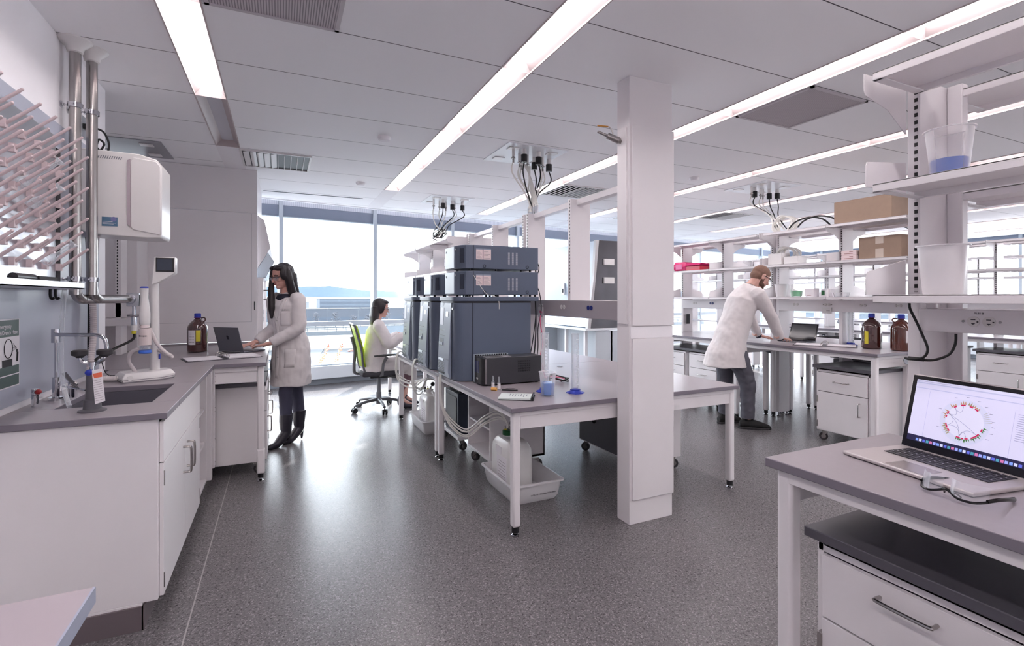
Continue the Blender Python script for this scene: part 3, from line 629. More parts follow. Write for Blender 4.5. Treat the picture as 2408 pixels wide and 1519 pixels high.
b = MB(); b.box(-2.05, 4.30, .09, -.62, 5.95, .86); tag(b.build('base_cabinet', WHITE, None, bev=.003), 'long white base cabinet filling the recess under the peninsula', 'cabinet')
# foreground left slab
t = thing('left_counter', 'white topped counter corner with pale blue edge at the bottom left', 'counter', (-.65, 0, 0))
b = MB(); b.box(-1.04, -1.5, .885, -.287, 1.062, .91); b.m = 1; b.box(-.2875, -1.5, .884, -.284, 1.062, .911); b.build('worktop', [mat('pale_laminate', (176, 166, 172), .4), mat('pale_blue_edge', (166, 172, 190), .4)], t, w=1)
b = MB(); b.box(-1.04, -1.4, 0, -.36, 1.03, .884); b.build('cabinet_body', WHITE, t, w=1)
# peninsula spine (white upright with raceway near the recess)
t = thing('peninsula_spine', 'white slotted uprights and raceway on the peninsula, left of the dispenser column', 'shelving', (-1.4, 5.3, .91))
b = MB(); b.box(-1.28, 5.28, .91, -1.24, 5.46, 2.165); u = b.build('upright', WHITE, t, w=1, bev=.002)
b = MB(); b.box(-1.27, 5.2785, 1.42, -1.26, 5.28, 2.1); b.build('slotted_strip', SLOTM, u, w=1, flat=True)
b = MB(); b.box(-2.08, 5.28, 1.23, -1.1, 5.46, 1.38); b.m = 1
for x in (-1.42, -1.39): b.lathe((x, 5.28, 1.33), [(.016, 0), (.016, -.003)], 16, 1)
b.build('power_raceway', [WHITE, OUTB], t, w=1, bev=.002)
b = MB(); b.prism([(1.16, -2.0), (1.16, -1.12), (1.22, -1.12), (1.23, -2.0)], 1, 5.27, 5.279); b.v = [(v[2], v[1], v[0]) for v in b.v]; b.build('shelf_bracket', WHITE, t, w=1)
b = MB(); b.box(-2.08, 5.6, .911, -1.195, 5.995, 2.6); tag(b.build('tall_panel', WHITE, None, bev=.002), 'plain white panel behind the slotted upright in the recess', 'panel')
# fume hood
t = thing('fume_hood', 'tall white fume hood whose broad side panel faces the camera', 'fume hood', (-.72, 6.8, 0))
yb = wy(-1)-.05
b = MB(); b.box(-1.22, 6.0, 2.306, -.227, 7.35, H-.002); b.build('upper_enclosure', WHITE, t, w=1, bev=.003)
b = MB(); b.box(-1.22, 6.0, .935, -.227, 6.06, 2.300); b.build('side_panel', WHITE, t, w=1, bev=.003)
b = MB(); b.prism([(-1.1, 1.141), (-.28, 1.141), (-.28, 2.296), (-.283, 2.296), (-.283, 1.144), (-1.1, 1.144)], 1, 5.9985, 6.0); b.build('access_panel_edge', mat('grey_panel_seam', (170, 168, 174), .5), t, w=1)  # thin grey line outlining the access panel joint
b = MB(); b.box(-1.22, 6.0, .882, -.215, 7.5, .93); b.build('hood_worktop', TOPG, t, w=1, bev=.003)
b = MB(); b.box(-1.22, 6.02, 0, -.24, 7.45, .88); b.build('base_cabinet', WHITE, t, w=1, bev=.003)
b = MB(); b.box(-.258, 5.985, 1.27, -.248, 5.999, 1.36); b.build('handle', BLACK, t, w=1, bev=.002)
b = MB(); b.prism([(-.23, 2.30), (-.16, 2.25), (-.10, 1.95), (-.13, 1.90), (-.23, 1.72)], 1, 6.1, 7.3); b.build('front_header', WHITE, t, w=1, bev=.004)
b = MB(); b.prism([(-.13, 1.90), (-.06, 1.80), (-.15, 1.62), (-.23, 1.60), (-.23, 1.72)], 1, 6.12, 7.3); b.build('sash', mat('sash_glass', (190, 204, 214), .15, .3), t, w=1, bev=.004)
for ya_ in (6.06, 7.2): b = MB(); b.box(-.23, ya_, .93, -.17, ya_+.1, 1.62); b.build('corner_post', WHITE, t, w=1, bev=.003)
for z in (1.48, 1.38):
    b = MB(); b.cyl((-.17, 6.1, z), (-.09, 6.1, z), .007, n=8); b.lathe((-.115, 6.1, z), [(.02, -.004), (.02, .004)], 6, 0)
    for a in range(4): b.ell((-.088, 6.1+.02*math.cos(a*PI/2), z+.02*math.sin(a*PI/2)), (.006, .007, .007), 8, 6)
    b.build('service_valve', STEEL, t, w=1)
b = MB()
for z in (1.14, 1.22, 1.58): b.box(-.168, 6.09, z, -.164, 6.14, z+.05)
b.build('switch_plate', GREYP, t, w=1)
# biosafety cabinet beyond the central bench
t = thing('biosafety_cabinet', 'large pale biosafety cabinet with dark steel side, seen past the central bench', 'biosafety cabinet', (4.9, 7.5, 0))
Y0, Y1 = 6.70, 8.55
b = MB(); b.prism([(4.62, 1.33), (4.56, 1.75), (4.62, 2.32), (5.3, 2.32), (5.3, .92), (4.9, .92), (4.9, 1.33)], 1, Y0+.03, Y1); b.build('cabinet_shell', mat('pale_blue_enamel', (196, 206, 216), .35), t, w=1, bev=.006)
b = MB(); b.prism([(4.50, .92), (4.66, .92), (4.66, 1.33), (4.60, 1.33)], 1, Y0+.06, Y1-.05); b.build('sash_window', mat('sash_sheet', (178, 196, 216), .12, .2), t, w=1)
b = MB(); b.prism([(4.48, .90), (4.60, 1.72), (4.66, 2.33), (5.32, 2.33), (5.32, .90)], 1, Y0, Y0+.03); b.build('side_panel', mat('dark_steel_side', (112, 110, 114), .25, .9, noise=.5, scale=4), t, w=1, bev=.002)
b = MB(); b.prism([(4.44, .90), (4.56, 1.72), (4.60, 2.33), (4.66, 2.33), (4.60, 1.72), (4.50, .90)], 1, Y0-.01, Y0+.05); b.build('front_trim', mat('trim_grey', (186, 184, 186), .35), t, w=1)
b = MB(); b.box(4.40, Y0-.02, .87, 5.3, Y1, .905); b.build('armrest', mat('bright_ledge', (228, 232, 236), .3), t, w=1, bev=.006)
b = MB(); b.box(4.60, Y0, .18, 5.2, Y0+.06, .86); b.box(4.60, Y1-.1, .18, 5.2, Y1, .86); b.box(4.9, Y0, .30, 4.93, Y1, .86); b.build('stand', mat('stand_grey', (190, 196, 202), .4), t, w=1)
for y in (Y0+.15, Y0+.75, Y1-.2):
    b = MB(); b.box(4.5, y, 0, 4.55, y+.05, .87); b.build('stand_leg', WHITE, t, w=1, bev=.004)
b = MB(); b.box(4.555, Y1-.95, 1.45, 4.565, Y1-.85, 1.66); b.m = 1; b.box(4.55, Y1-.92, 1.49, 4.556, Y1-.88, 1.56); b.build('display', [PAPER, INK], t, w=1)
for i in range(2):
    b = MB(); b.box(4.75+.0*i, Y0-.03, 1.93-.3*i, 4.95, Y0, 2.03-.3*i); b.build('wall_clip', WHITE2, t, w=1, bev=.005)
# small panels on the far white uprights
for i, (y, sd) in enumerate(((4.02, 1), (5.5, 1))):
    b = MB(); b.box(5.36, y-.005, 1.02, 5.42, y, 1.16); 
    tag(b.build('specification_plate', INK), ('black printed plate low on the upright beside the man\'s laptop', 'black printed plate on the upright left of the man')[i], 'plate')
# ---------------------------------------------------------------- instrument towers
def plan(sc=1.0, back=.62, w=.46, f=0.0):
    return [(.012+f, w), (.0+f, w*.8), (f, .13), (.004+f, .085), (.018+f, .05), (.045+f, .022), (.08+f, .006), (.115+f, 0), (back, 0), (back, w)]
def slots(b, x, ya, yb, z0, n, dz, h=.008):
    for k in range(n): b.box(x-.003, ya, z0+k*dz, x+.003, yb, z0+k*dz+h)
def tower(lab):
    t = thing('mass_spectrometer', lab, 'instrument', (0, 0, .76), 0, 'tall instrument towers')
    b = MB(); W = .46
    b.prism(plan(), 2, .004, .60); b.build('housing', INST, t, bev=.004)
    b = MB()
    b.add([(-.010, W-.01, .01), (-.016, .14, .01), (-.004, .14, .60), (.004, W-.01, .60), (.025, W-.01, .60), (.02, .14, .60), (.025, W-.01, .01), (.02, .14, .01),
           (-.030, .14, .06), (-.022, W-.01, .06)], [(8, 9, 3, 2), (1, 0, 9, 8), (0, 6, 4, 3, 9), (7, 1, 8, 2, 5), (2, 3, 4, 5), (0, 1, 7, 6)])
    d = b.build('front_door', INSTL, t, bev=.003)
    def on(yf, z): # point on the sloping front
        k = (yf-.14)/(W-.01-.14); s = min(max((z-.06)/.54, 0), 1); return (-.030+k*.008)*(1-s)+(-.004+k*.008)*s
    def patch(name, y0, y1, z0, z1, m, lift=.003):
        b = MB(); b.add([(on(y0, z0)-lift, y0, z0), (on(y1, z0)-lift, y1, z0), (on(y1, z1)-lift, y1, z1), (on(y0, z1)-lift, y0, z1), (on(y0, z0)+.004, y0, z0), (on(y1, z0)+.004, y1, z0), (on(y1, z1)+.004, y1, z1), (on(y0, z1)+.004, y0, z1)],
                        [(0, 1, 2, 3), (0, 1, 5, 4), (1, 2, 6, 5), (2, 3, 7, 6), (3, 0, 4, 7)]); return b.build(name, m, d)
    patch('status_screen', .33, .42, .42, .56, mat('pale_status_label', (226, 228, 236), .3), .002)  # plain pale patch on the door, no emission
    patch('maker_badge', .20, .26, .49, .53, STEELL); patch('seam', .26, .445, .375, .38, INSTD, .001); patch('seam', .26, .445, .335, .338, INSTD, .001)
    p = patch('grip_recess', .31, .42, .25, .31, INSTD, .002); patch('grip_bar', .31, .42, .26, .28, INSTL, .008)
    patch('seam', .145, .445, .155, .158, INSTD, .001); patch('sensor_strip', .28, .42, .135, .15, STEELL, .004)
    for k in range(8): patch('vent_slot', .25, .44, .03+k*.0125, .037+k*.0125, INSTD, .001)
    b = MB(); b.box(-.002, .128, .01, .003, .138, .60)
    b.v = [(v[0]-.001, v[1], v[2]) for v in b.v]; b.build('corner_gap', INSTD, t)
    b = MB()
    for k in range(11): b.add([(.006, .095, .05+k*.0115), (.050, .022, .05+k*.0115), (.050, .022, .056+k*.0115), (.006, .095, .056+k*.0115), (.012, .1, .05+k*.0115), (.056, .03, .05+k*.0115), (.056, .03, .056+k*.0115), (.012, .1, .056+k*.0115)], [(0, 1, 2, 3), (0, 1, 5, 4), (2, 3, 7, 6), (1, 2, 6, 5), (3, 0, 4, 7)])
    b.v = [(v[0]-.0035, v[1]-.002, v[2]) for v in b.v]; b.build('corner_vent', INSTD, t)
    b = MB(); b.box(.118, -.003, .01, .124, .0, .60); b.build('side_seam', INSTD, t)
    b = MB(); b.lathe((.0, .115, .555), [(.010, -.004), (.010, .002)], 14, 0); b.build('badge', STEELL, t)
    b = MB(); b.prism([(x-.01, y-.008 if y < .2 else y+.005) for x, y in plan(back=.70)], 2, .612, .648); b.build('top_tray', INST, t, bev=.006)
    b = MB(); b.prism([(x, y) for x, y in plan()], 2, .60, .612); b.build('gap_band', BLACK, t)
    return t
def module(lab):
    t = thing('pump_module', lab, 'instrument', (0, 0, 0), 0, 'stacked instrument modules'); W = .36
    b = MB(); b.prism([(0, W), (0, .12), (.012, .06), (.045, .015), (.10, 0), (.66, 0), (.66, W)], 2, .014, .196); b.build('housing', INST, t, bev=.004)
    b = MB(); b.box(-.012, .13, .02, .0, W, .192); b.build('front_door', INSTL, t, bev=.003)
    b = MB(); b.box(-.014, W-.035, .15, -.011, W-.02, .165); b.build('logo_ring', INSTD, t)
    b = MB(); b.add([(.010, .055, .06), (.030, .022, .06), (.030, .022, .17), (.010, .055, .17), (.016, .06, .06), (.036, .028, .06), (.036, .028, .17), (.016, .06, .17)], [(0, 1, 2, 3), (0, 1, 5, 4), (2, 3, 7, 6), (1, 2, 6, 5), (3, 0, 4, 7)]); b.build('corner_indicator', INSTD, t)
    b = MB(); b.lathe((-.001, .125, .165), [(.009, -.004), (.009, .004)], 12, 0); b.build('badge', STEELL, t)
    b = MB(); b.box(.098, -.002, .015, .102, .001, .195); b.build('side_seam', INSTD, t)
    for x0, x1, nm in ((.122, .175, 'inventory_label'), (.182, .245, 'service_label')):
        b = MB(); b.box(x0, -.0012, .085, x1, 0, .17); b.m = 1
        b.box(x0, -.0016, .162, x1, -.0008, .170); b.m = 2
        for k in range(6): b.box(x0+.005, -.0016, .095+k*.010, x1-.006-(k % 3)*.008, -.0008, .0975+k*.010)
        b.build(nm, [PALEPINK, INSTL, mat('grey_print', (150, 140, 144), .8)], t)
    b = MB()
    for c in range(3):
        for k in range(14): b.box(.39+c*.034, -.0015, .05+k*.0072, .39+c*.034+.016, .002, .0535+k*.0072)
    b.build('side_vent', STEELL, t)
    for x in (.19, .56): b = MB(); b.lathe((x, 0, .035), [(.014, .002), (.014, -.001), (.009, -.003), (.009, .002)], 18, 1); b.build('side_plug', INSTD, t)
    b = MB()
    for x, y in ((.08, .03), (.08, W-.04), (.3, .03), (.52, .03), (.6, .03), (.6, W-.04)): b.cyl((x, y, 0), (x, y, .016), .010, n=10)
    b.build('foot', BLACK, t)
    return t
TX = 1.205
TW = tower('nearest slate instrument tower with two modules stacked on top'); TW.location = (TX, 3.565, .76)
dup(TW, (TX, 4.225, .76), 0, 'middle slate instrument tower with a single module on top')
dup(TW, (TX, 4.89, .76), 0, 'farthest slate instrument tower, nearest the seated woman')
MO = module('topmost instrument module with pale labels, on the nearest tower'); MO.location = (TX+.03, 3.57, 1.6085)
dup(MO, (TX+.03, 3.57, 1.409), 0, 'instrument module with pale labels directly on the nearest tower, below the topmost')
dup(MO, (TX+.03, 4.23, 1.409), 0, 'instrument module on the middle tower')
dup(MO, (TX+.03, 4.895, 1.409), 0, 'instrument module on the farthest tower')
for i, y in enumerate((4.75, 5.40)):
    t = thing('workstation', ('slim dark workstation standing between the two farther towers', 'slim dark workstation beyond the farthest tower')[i], 'computer', (1.45, y+.03, .76))
    b = MB(); b.box(1.27, y, .765, 1.70, y+.065, 1.17); b.build('case', INSTD, t, w=1, bev=.003)
    b = MB(); slots(b, 1.268, y+.01, y+.055, .80, 12, .028, .012); b.build('front_grille', STEELL, t, w=1)
    b = MB(); b.box(1.29, y+.01, .76, 1.68, y+.055, .765); b.build('foot', BLACK, t, w=1)
# battery backup box
t = thing('battery_backup', 'black battery backup box lying in front of the nearest tower', 'battery backup', (1.55, 3.43, .76))
b = MB(); b.box(1.345, 3.335, .768, 1.80, 3.50, .962); b.build('case', mat('charcoal_case', (58, 58, 62), .35), t, w=1, bev=.004)
b = MB(); b.prism([(1.345, 3.335), (1.322, 3.345), (1.315, 3.37), (1.315, 3.49), (1.345, 3.50)], 2, .768, .962); b.build('front_bezel', BLACK, t, w=1, bev=.004)
b = MB(); b.box(1.311, 3.40, .85, 1.315, 3.47, .935); b.m = 1; b.box(1.312, 3.41, .80, 1.315, 3.45, .815); b.build('display', [mat('navy_display', (40, 44, 84), .2), STEEL], t, w=1)
b = MB(); b.box(1.338, 3.334, .775, 1.350, 3.3345, .955); b.build('bezel_trim', STEEL, t, w=1)
b = MB()
for i in range(6):
    for k in range(5): b.box(1.60+i*.018, 3.3335, .85+k*.018, 1.612+i*.018, 3.336, .862+k*.018)
b.build('side_vent', BLACK, t, w=1)
b = MB(); b.box(1.36, 3.36, .962, 1.56, 3.44, .9635); b.m = 1; [b.box(1.37+.0*k, 3.37+k*.012, .9635, 1.5, 3.374+k*.012, .964) for k in range(5)]; b.build('top_label', [mat('grey_label', (150, 148, 150), .6), INK], t, w=1)
b = MB(); [b.cyl((x, y, .76), (x, y, .768), .012, n=10) for x in (1.37, 1.77) for y in (3.36, 3.475)]; b.build('foot', RUBBER, t, w=1)
b = MB(); b.box(1.325, 3.512, .765, 1.60, 3.553, .97); b.m = 1
for k in range(14): b.box(1.328+k*.019, 3.509, .955, 1.338+k*.019, 3.512, .97)
b.m = 0; b.box(1.33, 3.517, .76, 1.58, 3.548, .765)
tag(b.build('power_supply', [mat('pale_metal_case', (172, 182, 190), .4), BLACK]), 'thin pale metal box wedged between the battery backup and the tower', 'power supply')
# cables behind the tower and pink network cable
for i, (pts, m, r, lb) in enumerate((
    ([(1.87, 3.62, 1.74), (1.90, 3.62, 1.6), (1.885, 3.6, 1.4), (1.90, 3.62, 1.2), (1.88, 3.6, 1.0), (1.84, 3.58, .85), (1.82, 3.6, .79)], CABLE, .006, 'thick black cable falling behind the nearest tower'),
    ([(1.88, 3.66, 1.75), (1.95, 3.66, 1.65), (1.90, 3.66, 1.5), (1.92, 3.66, 1.3), (1.90, 3.66, 1.1), (1.86, 3.66, .9), (1.82, 3.66, .80)], CABLE, .004, 'thin black cable behind the nearest tower, bowing out beside the modules'),
    ([(1.88, 3.64, 1.55), (1.94, 3.64, 1.45), (1.96, 3.64, 1.3), (1.93, 3.64, 1.15), (1.93, 3.64, 1.0), (1.90, 3.6, .9), (1.87, 3.55, .775)], RUBBER, .004, 'dark grey cable hanging beside the steel raceway'),
    ([(2.03, 3.74, 1.28), (1.97, 3.66, 1.27), (1.93, 3.6, 1.2), (1.925, 3.55, 1.05), (1.88, 3.5, .92), (1.86, 3.4, .80), (1.86, 3.35, .775), (1.93, 3.45, .772)], PINK, .005, 'pink network cable looping from the raceway to the bench'),
    ([(1.85, 3.3, .772), (1.92, 3.4, .80), (2.0, 3.32, .775), (1.95, 3.2, .775), (1.88, 3.28, .79), (1.86, 3.36, .775), (1.95, 3.42, .79), (2.02, 3.36, .775), (1.98, 3.24, .79), (1.90, 3.22, .775)], CABLE, .005, 'tangle of black cable on the bench behind the beaker'),
    ([(1.83, 3.42, .772), (1.9, 3.36, .79), (1.97, 3.3, .78), (1.93, 3.25, .775), (1.87, 3.3, .79)], PINK, .0045, 'short pink cable in the tangle behind the beaker'))):
    b = MB(); b.tube(pts, r, 7, sub=8); tag(b.build('cable', m), lb, 'cable')
b = MB(); b.box(2.005, 3.70, 1.235, 2.014, 3.78, 1.32); b.m = 1; b.box(2.003, 3.73, 1.27, 2.006, 3.75, 1.29); tag(b.build('network_box', [WHITE2, PINK]), 'small white wall box where the pink network cable plugs in', 'network box')
b = MB(); b.tube([(1.30, 3.65, 1.60), (1.33, 3.575, 1.58), (1.37, 3.57, 1.52), (1.44, 3.565, 1.43), (1.50, 3.56, 1.415), (1.54, 3.56, 1.38), (1.545, 3.56, 1.31)], .0022, 6); tag(b.build('sample_tube', TUBEW), 'thin white tube dangling over the side of the nearest tower', 'tube')
# white tubing loops hanging from the table edge
rnd = random.Random(3)
for i, (ya, ye, xe, ze, lb) in enumerate(((3.98, 3.42, 1.50, .50, 'near'), (4.85, 5.12, 1.50, .52, 'middle'), (5.62, 5.2, 1.45, .52, 'far'))):
    t = thing('tubing_bundle', 'white tubing draped over the bench edge, %s bundle of the three' % {'near': 'nearest', 'middle': 'middle', 'far': 'farthest'}[lb], 'tubing', (1.19, ya, .76), 0, 'white tubing bundles')
    for k in range(5):
        o = rnd.uniform(-.04, .04); q = rnd.uniform(-.05, .03)
        if i == 0: pts = [(1.27, ya+o, .775), (1.205, ya+o*.8, .785), (1.182, ya-.03+o, .68), (1.19, ya-.06+o, .52), (1.25, ya-.13+o, .40+q), (1.34, ya-.25, .34+q), (1.42, ya-.42, .47+q), (1.49, 3.45, .53+q), (1.53, 3.385+o*.2, .47), (1.535, 3.372+o*.2, .43)]
        else: pts = [(1.27, ya+o, .775), (1.205, ya+o, .785), (1.18, ya+o*1.5, .66), (1.20, ya+o*2, .52+q), (1.30, (ya+ye)/2+o, .46+q), (1.40, ye+o*.4, .54), (xe, ye, ze)]
        b = MB(); b.tube(pts, .0055, 6); b.build('tube', TUBEW, t, w=1)
# carboys in spill trays
def tray(lab, x0, x1, y0, y1):
    t = thing('spill_tray', lab, 'tray', ((x0+x1)/2, (y0+y1)/2, 0), 0, 'white spill trays')
    def ring(i, z, r=.03, n=5):
        out = []; 
        for cx, cy, a0 in ((x1-i-r, y1-i-r, 0), (x0+i+r, y1-i-r, 90), (x0+i+r, y0+i+r, 180), (x1-i-r, y0+i+r, 270)):
            for k in range(n): a = R(a0+90*k/(n-1)); out.append((cx+r*math.cos(a), cy+r*math.sin(a), z))
        return out
    b = MB(); b.loft([ring(.04, 0), ring(.022, .03), ring(.008, .125), ring(-.008, .13), ring(-.008, .14), ring(.004, .142), ring(.012, .134), ring(.030, .035), ring(.045, .008)]); o = b.build('tray_shell', mat('white_tray_plastic', (222, 220, 222), .3), t, w=1)
    text('SATELLITE ACCUMULATION AREA', .0125, INK, o, ((x0+x1)/2-t.location.x-.055, y0+.009-t.location.y, .055), (R(97), 0, 0))
    return t
tray('white spill tray on the floor by the nearest table leg, with a carboy inside', 1.39, 1.79, 2.99, 3.54)
tray('white spill tray on the floor under the far tables, with a carboy inside', 1.30, 1.72, 4.93, 5.50)
def carboy(lab, x, y, z, rz, green=True):
    t = thing('carboy', lab, 'carboy', (x, y, z), rz, 'waste carboys'); W, D, Ht = .19, .34, .36
    def ring(w, d, zz, r=.035, oy=0):
        out = []
        for cx, cy, a0 in ((w/2-r, d/2-r, 0), (-w/2+r, d/2-r, 90), (-w/2+r, -d/2+r, 180), (w/2-r, -d/2+r, 270)):
            for k in range(5): a = R(a0+90*k/4); out.append((cx+r*math.cos(a), cy+r*math.sin(a)+oy, zz))
        return out
    b = MB(); b.loft([ring(W-.04, D-.04, 0), ring(W-.01, D-.01, .015), ring(W, D, .04), ring(W, D, Ht-.10), ring(W-.005, D-.015, Ht-.05), ring(W-.03, D-.06, Ht-.015), ring(W-.05, D-.10, Ht)]); b.build('bottle_body', CASEW, t)
    b = MB(); b.cyl((0, .06, Ht-.01), (0, .06, Ht+.015), .035, n=20); b.build('neck', CASEW, t)
    b = MB(); b.lathe((0, .06, Ht+.012), [(.042, 0), (.042, .028), (.036, .034), (.01, .036)], 24); c = b.build('cap', GREEN if green else WHITE2, t)
    b = MB(); [b.cyl((dx, .06+dy, Ht+.045), (dx*1.3, .06+dy*1.3, Ht+.075), .006, n=8) for dx, dy in ((.015, .0), (-.015, .005), (0, -.018))]; b.m = 1; b.ell((.03, .045, Ht+.095), (.024, .024, .024), 14, 10); b.m = 2; b.lathe((-.02, .06, Ht+.045), [(.012, 0), (.012, .008)], 12); b.build('fittings', [STEEL, BLACK, YEL], c)
    b = MB(); b.box(-W/2-.0015, -.12, .07, -W/2, .05, .25); b.m = 1
    for k in range(7): b.box(-W/2-.0022, -.10, .09+k*.02, -W/2-.0012, .01+(k % 3)*.012, .093+k*.02)
    b.m = 0; b.box(-W/2-.0015, -.03, .26, -W/2+.004, .07, .31); b.build('hazard_label', [PAPER, mat('grey_print', (150, 140, 144), .8)], t)
    b = MB(); b.tube([(0, -.02, Ht-.012), (0, -.05, Ht+.03), (0, -.11, Ht+.02), (0, -.14, Ht-.03)], .014, 10, flat=.7); b.build('carry_handle', CASEW, t)
    return t
carboy('white waste carboy with green cap in the tray by the nearest leg', 1.535, 3.31, .012, 0)
carboy('white waste carboy in the tray under the far tables', 1.46, 5.19, .012, 0, False)
# ---------------------------------------------------------------- bench-top things
def vessel(name, lab, cat, x, y, z, r0, r1, h, liq=None, lh=.5, m=None, group=None, rim=.006, spout=False):
    t = thing(name, lab, cat, (x, y, z), 0, group); m = m or MILKY
    b = MB(); b.lathe((0, 0, 0), [(.001, .0), (r0*.96, .0), (r0, .004), (r1, h-.004), (r1+rim, h-.003), (r1+rim, h), (r1-.001, h)], 40); b.f = [q for q in b.f if len(q) < 30 or q[0] == 39]; b.mi = b.mi[:len(b.f)]; o = b.build('wall', m, t)
    if spout:
        b = MB(); b.ell((-r1*.0, r1+.01, h-.006), (.012, .016, .004), 10, 6); b.build('spout', m, t)
    if liq:
        rl = r0+(r1-r0)*lh-.003
        b = MB(); b.lathe((0, 0, 0), [(.001, .007), (r0-.004, .007), (rl-.001, h*lh), (.001, h*lh)], 40); b.build('liquid', liq, t)
    return t
vessel('beaker', 'plastic beaker half full of blue liquid on the central bench', 'beaker', 1.585, 2.855, .76, .042, .054, .155, BLUELIQ, .55, spout=True)
vessel('bucket', 'clear tub of strong blue liquid on the middle shelf, upper right', 'tub', 1.905, .838, 1.775, .046, .060, .152, BLUELIQ2, .38)
vessel('bucket', 'empty white tub on the low shelf at the right edge', 'tub', 1.91, .858, 1.41, .050, .063, .156, m=MILKY2)
vessel('beaker', 'empty white cup on the shelf behind the man\'s head', 'beaker', 5.2, 3.87, 1.41, .05, .068, .145, m=MILKY2)
vessel('beaker', 'beaker holding green liquid on the man\'s shelf', 'beaker', 5.2, 3.68, 1.41, .056, .072, .14, GREENLIQ, .48, m=MILKY)
vessel('dish', 'clear shallow tub at the right end of the man\'s shelf, beside the green marked box', 'dish', 5.2, 3.20, 1.41, .07, .08, .045, m=CLEARP)
def cylinder(lab, x, y, z, h=.40, r=.026, blue=True, group='graduated cylinders'):
    t = thing('graduated_cylinder', lab, 'measuring cylinder', (x, y, z), .3, group)
    b = MB(); b.lathe((0, 0, 0), [(r, .015), (r, h-.005), (r+.004, h), (r-.002, h), (r-.002, .02), (.001, .02)], 28); b.build('tube', CLEARP, t)
    b = MB(); b.lathe((0, 0, 0), [(.062, 0), (.062, .004), (.04, .012), (r+.008, .018), (r+.008, .026), (r, .028), (.001, .016)], 6 if blue == 6 else 8); b.build('foot', BLUE, t)
    b = MB()
    for k in range(16):
        w_ = .5 if k % 5 else .9
        b.add([((r+.0006)*math.cos(a), (r+.0006)*math.sin(a), z_) for z_ in (.06+k*.02, .062+k*.02) for a in (-2.2, -2.2+w_*.35, -2.2+w_*.7)], [(0, 1, 4, 3), (1, 2, 5, 4)])
    b.build('graduation_marks', mat('white_print', (240, 240, 244), .5), t); return t
cylinder('clear measuring cylinder with blue foot standing alone on the bench left of the column', 1.80, 2.86, .76)
cylinder('clear measuring cylinder with blue foot behind the blue beaker', 1.635, 2.985, .76)
cylinder('measuring cylinder with blue foot on the man\'s bench left of the bottles', 5.40, 3.22, .905, .40, .028)
def jug(lab, x, y, z, rz=0, h=.35, r=.08, fill=None):
    t = thing('amber_bottle', lab, 'bottle', (x, y, z), rz, 'amber glass jugs')
    b = MB(); b.lathe((0, 0, 0), [(.001, .004), (r*.8, .0), (r*.97, .008), (r, .025), (r, h*.58), (r*.96, h*.65), (r*.75, h*.74), (r*.42, h*.81), (r*.27, h*.85), (r*.25, h*.90), (.001, h*.90)], 40); b.build('glass_body', fill or AMBER, t)
    b = MB(); b.lathe((0, 0, h*.885), [(r*.31, 0), (r*.31, h*.09), (r*.27, h*.10), (.001, h*.10)], 20); b.m = 0
    for k in range(20): a = k*PI/10; b.box(r*.31*math.cos(a)-.001, r*.31*math.sin(a)-.001, h*.885, r*.31*math.cos(a)+.001, r*.31*math.sin(a)+.001, h*.97)
    b.build('cap', BLUE, t)
    b = MB(); b.lathe((0, 0, h*.865), [(r*.36, 0), (r*.36, h*.018)], 20); b.build('collar', mat('violet_collar', (90, 50, 130), .4), t)
    b = MB(); b.tube([(-.02-r*.1, 0, h*.86), (-.02-r*.45, 0, h*.87), (-.02-r*.55, 0, h*.82), (-.02-r*.4, 0, h*.77), (-.02-r*.1, 0, h*.79)], .0055, 8); b.build('finger_ring', fill or AMBER, t)
    def patch(a0, a1, z0, z1, m, nm):
        b = MB(); n = 8; rr = r+.0008
        b.add([(rr*math.cos(a0+(a1-a0)*i/n), rr*math.sin(a0+(a1-a0)*i/n), zz) for zz in (z0, z1) for i in range(n+1)], [(i, i+1, i+n+2, i+n+1) for i in range(n)]); b.build(nm, m, t)
    return t, patch
t, pt = jug('amber glass jug with white and yellow labels beside the left laptop', -.68, 5.28, .91, R(160), .355, .083)
pt(R(60), R(105), .07, .20, PAPER, 'white_label'); pt(R(108), R(132), .10, .20, YEL, 'yellow_label')
for k in range(4): pt(R(64), R(98), .09+k*.025, .093+k*.025, INK, 'label_print')
AMB2 = mat('amber_glass_clearer', (92, 40, 26), .05, 0, .8, coat=1, noise=.3, scale=9)
t, pt = jug('darker amber jug on the man\'s bench, left of the pair', 5.215, 2.915, .905, R(200), .347, .084)
pt(R(-32), R(-8), .05, .17, YEL, 'yellow_label')
t, pt = jug('redder amber jug on the man\'s bench, right of the pair', 5.255, 2.68, .905, R(-60), .344, .084, AMB2)
pt(R(-70), R(-40), .08, .19, PAPER, 'white_label')
# vials, cap, pen, notebook
for i, (x, y) in enumerate(((1.352, 3.225), (1.375, 3.172))):
    t = thing('ampoule', ('left glass ampoule standing before the black box', 'right glass ampoule standing before the black box')[i], 'ampoule', (x, y, .76), 0, 'glass ampoules')
    b = MB(); b.lathe((0, 0, 0), [(.001, 0), (.0105, 0), (.0105, .048), (.005, .058), (.006, .066), (.0035, .09), (.001, .093)], 16); b.build('glass', CLEARP, t)
    b = MB(); b.lathe((0, 0, 0), [(.0108, .008), (.0108, .042)], 16); b.build('label', PAPER, t)
b = MB(); b.cyl((1.318, 3.17, .772), (1.345, 3.14, .772), .011, n=16); tag(b.build('rubber_stopper', mat('amber_stopper', (214, 160, 84), .5)), 'small orange stopper lying beside the notebook', 'stopper')
b = MB(); b.tube([(1.385, 3.14, .766), (1.47, 3.07, .766)], .005, 8); tag(b.build('pen', BLACK), 'black pen lying above the notebook', 'pen')
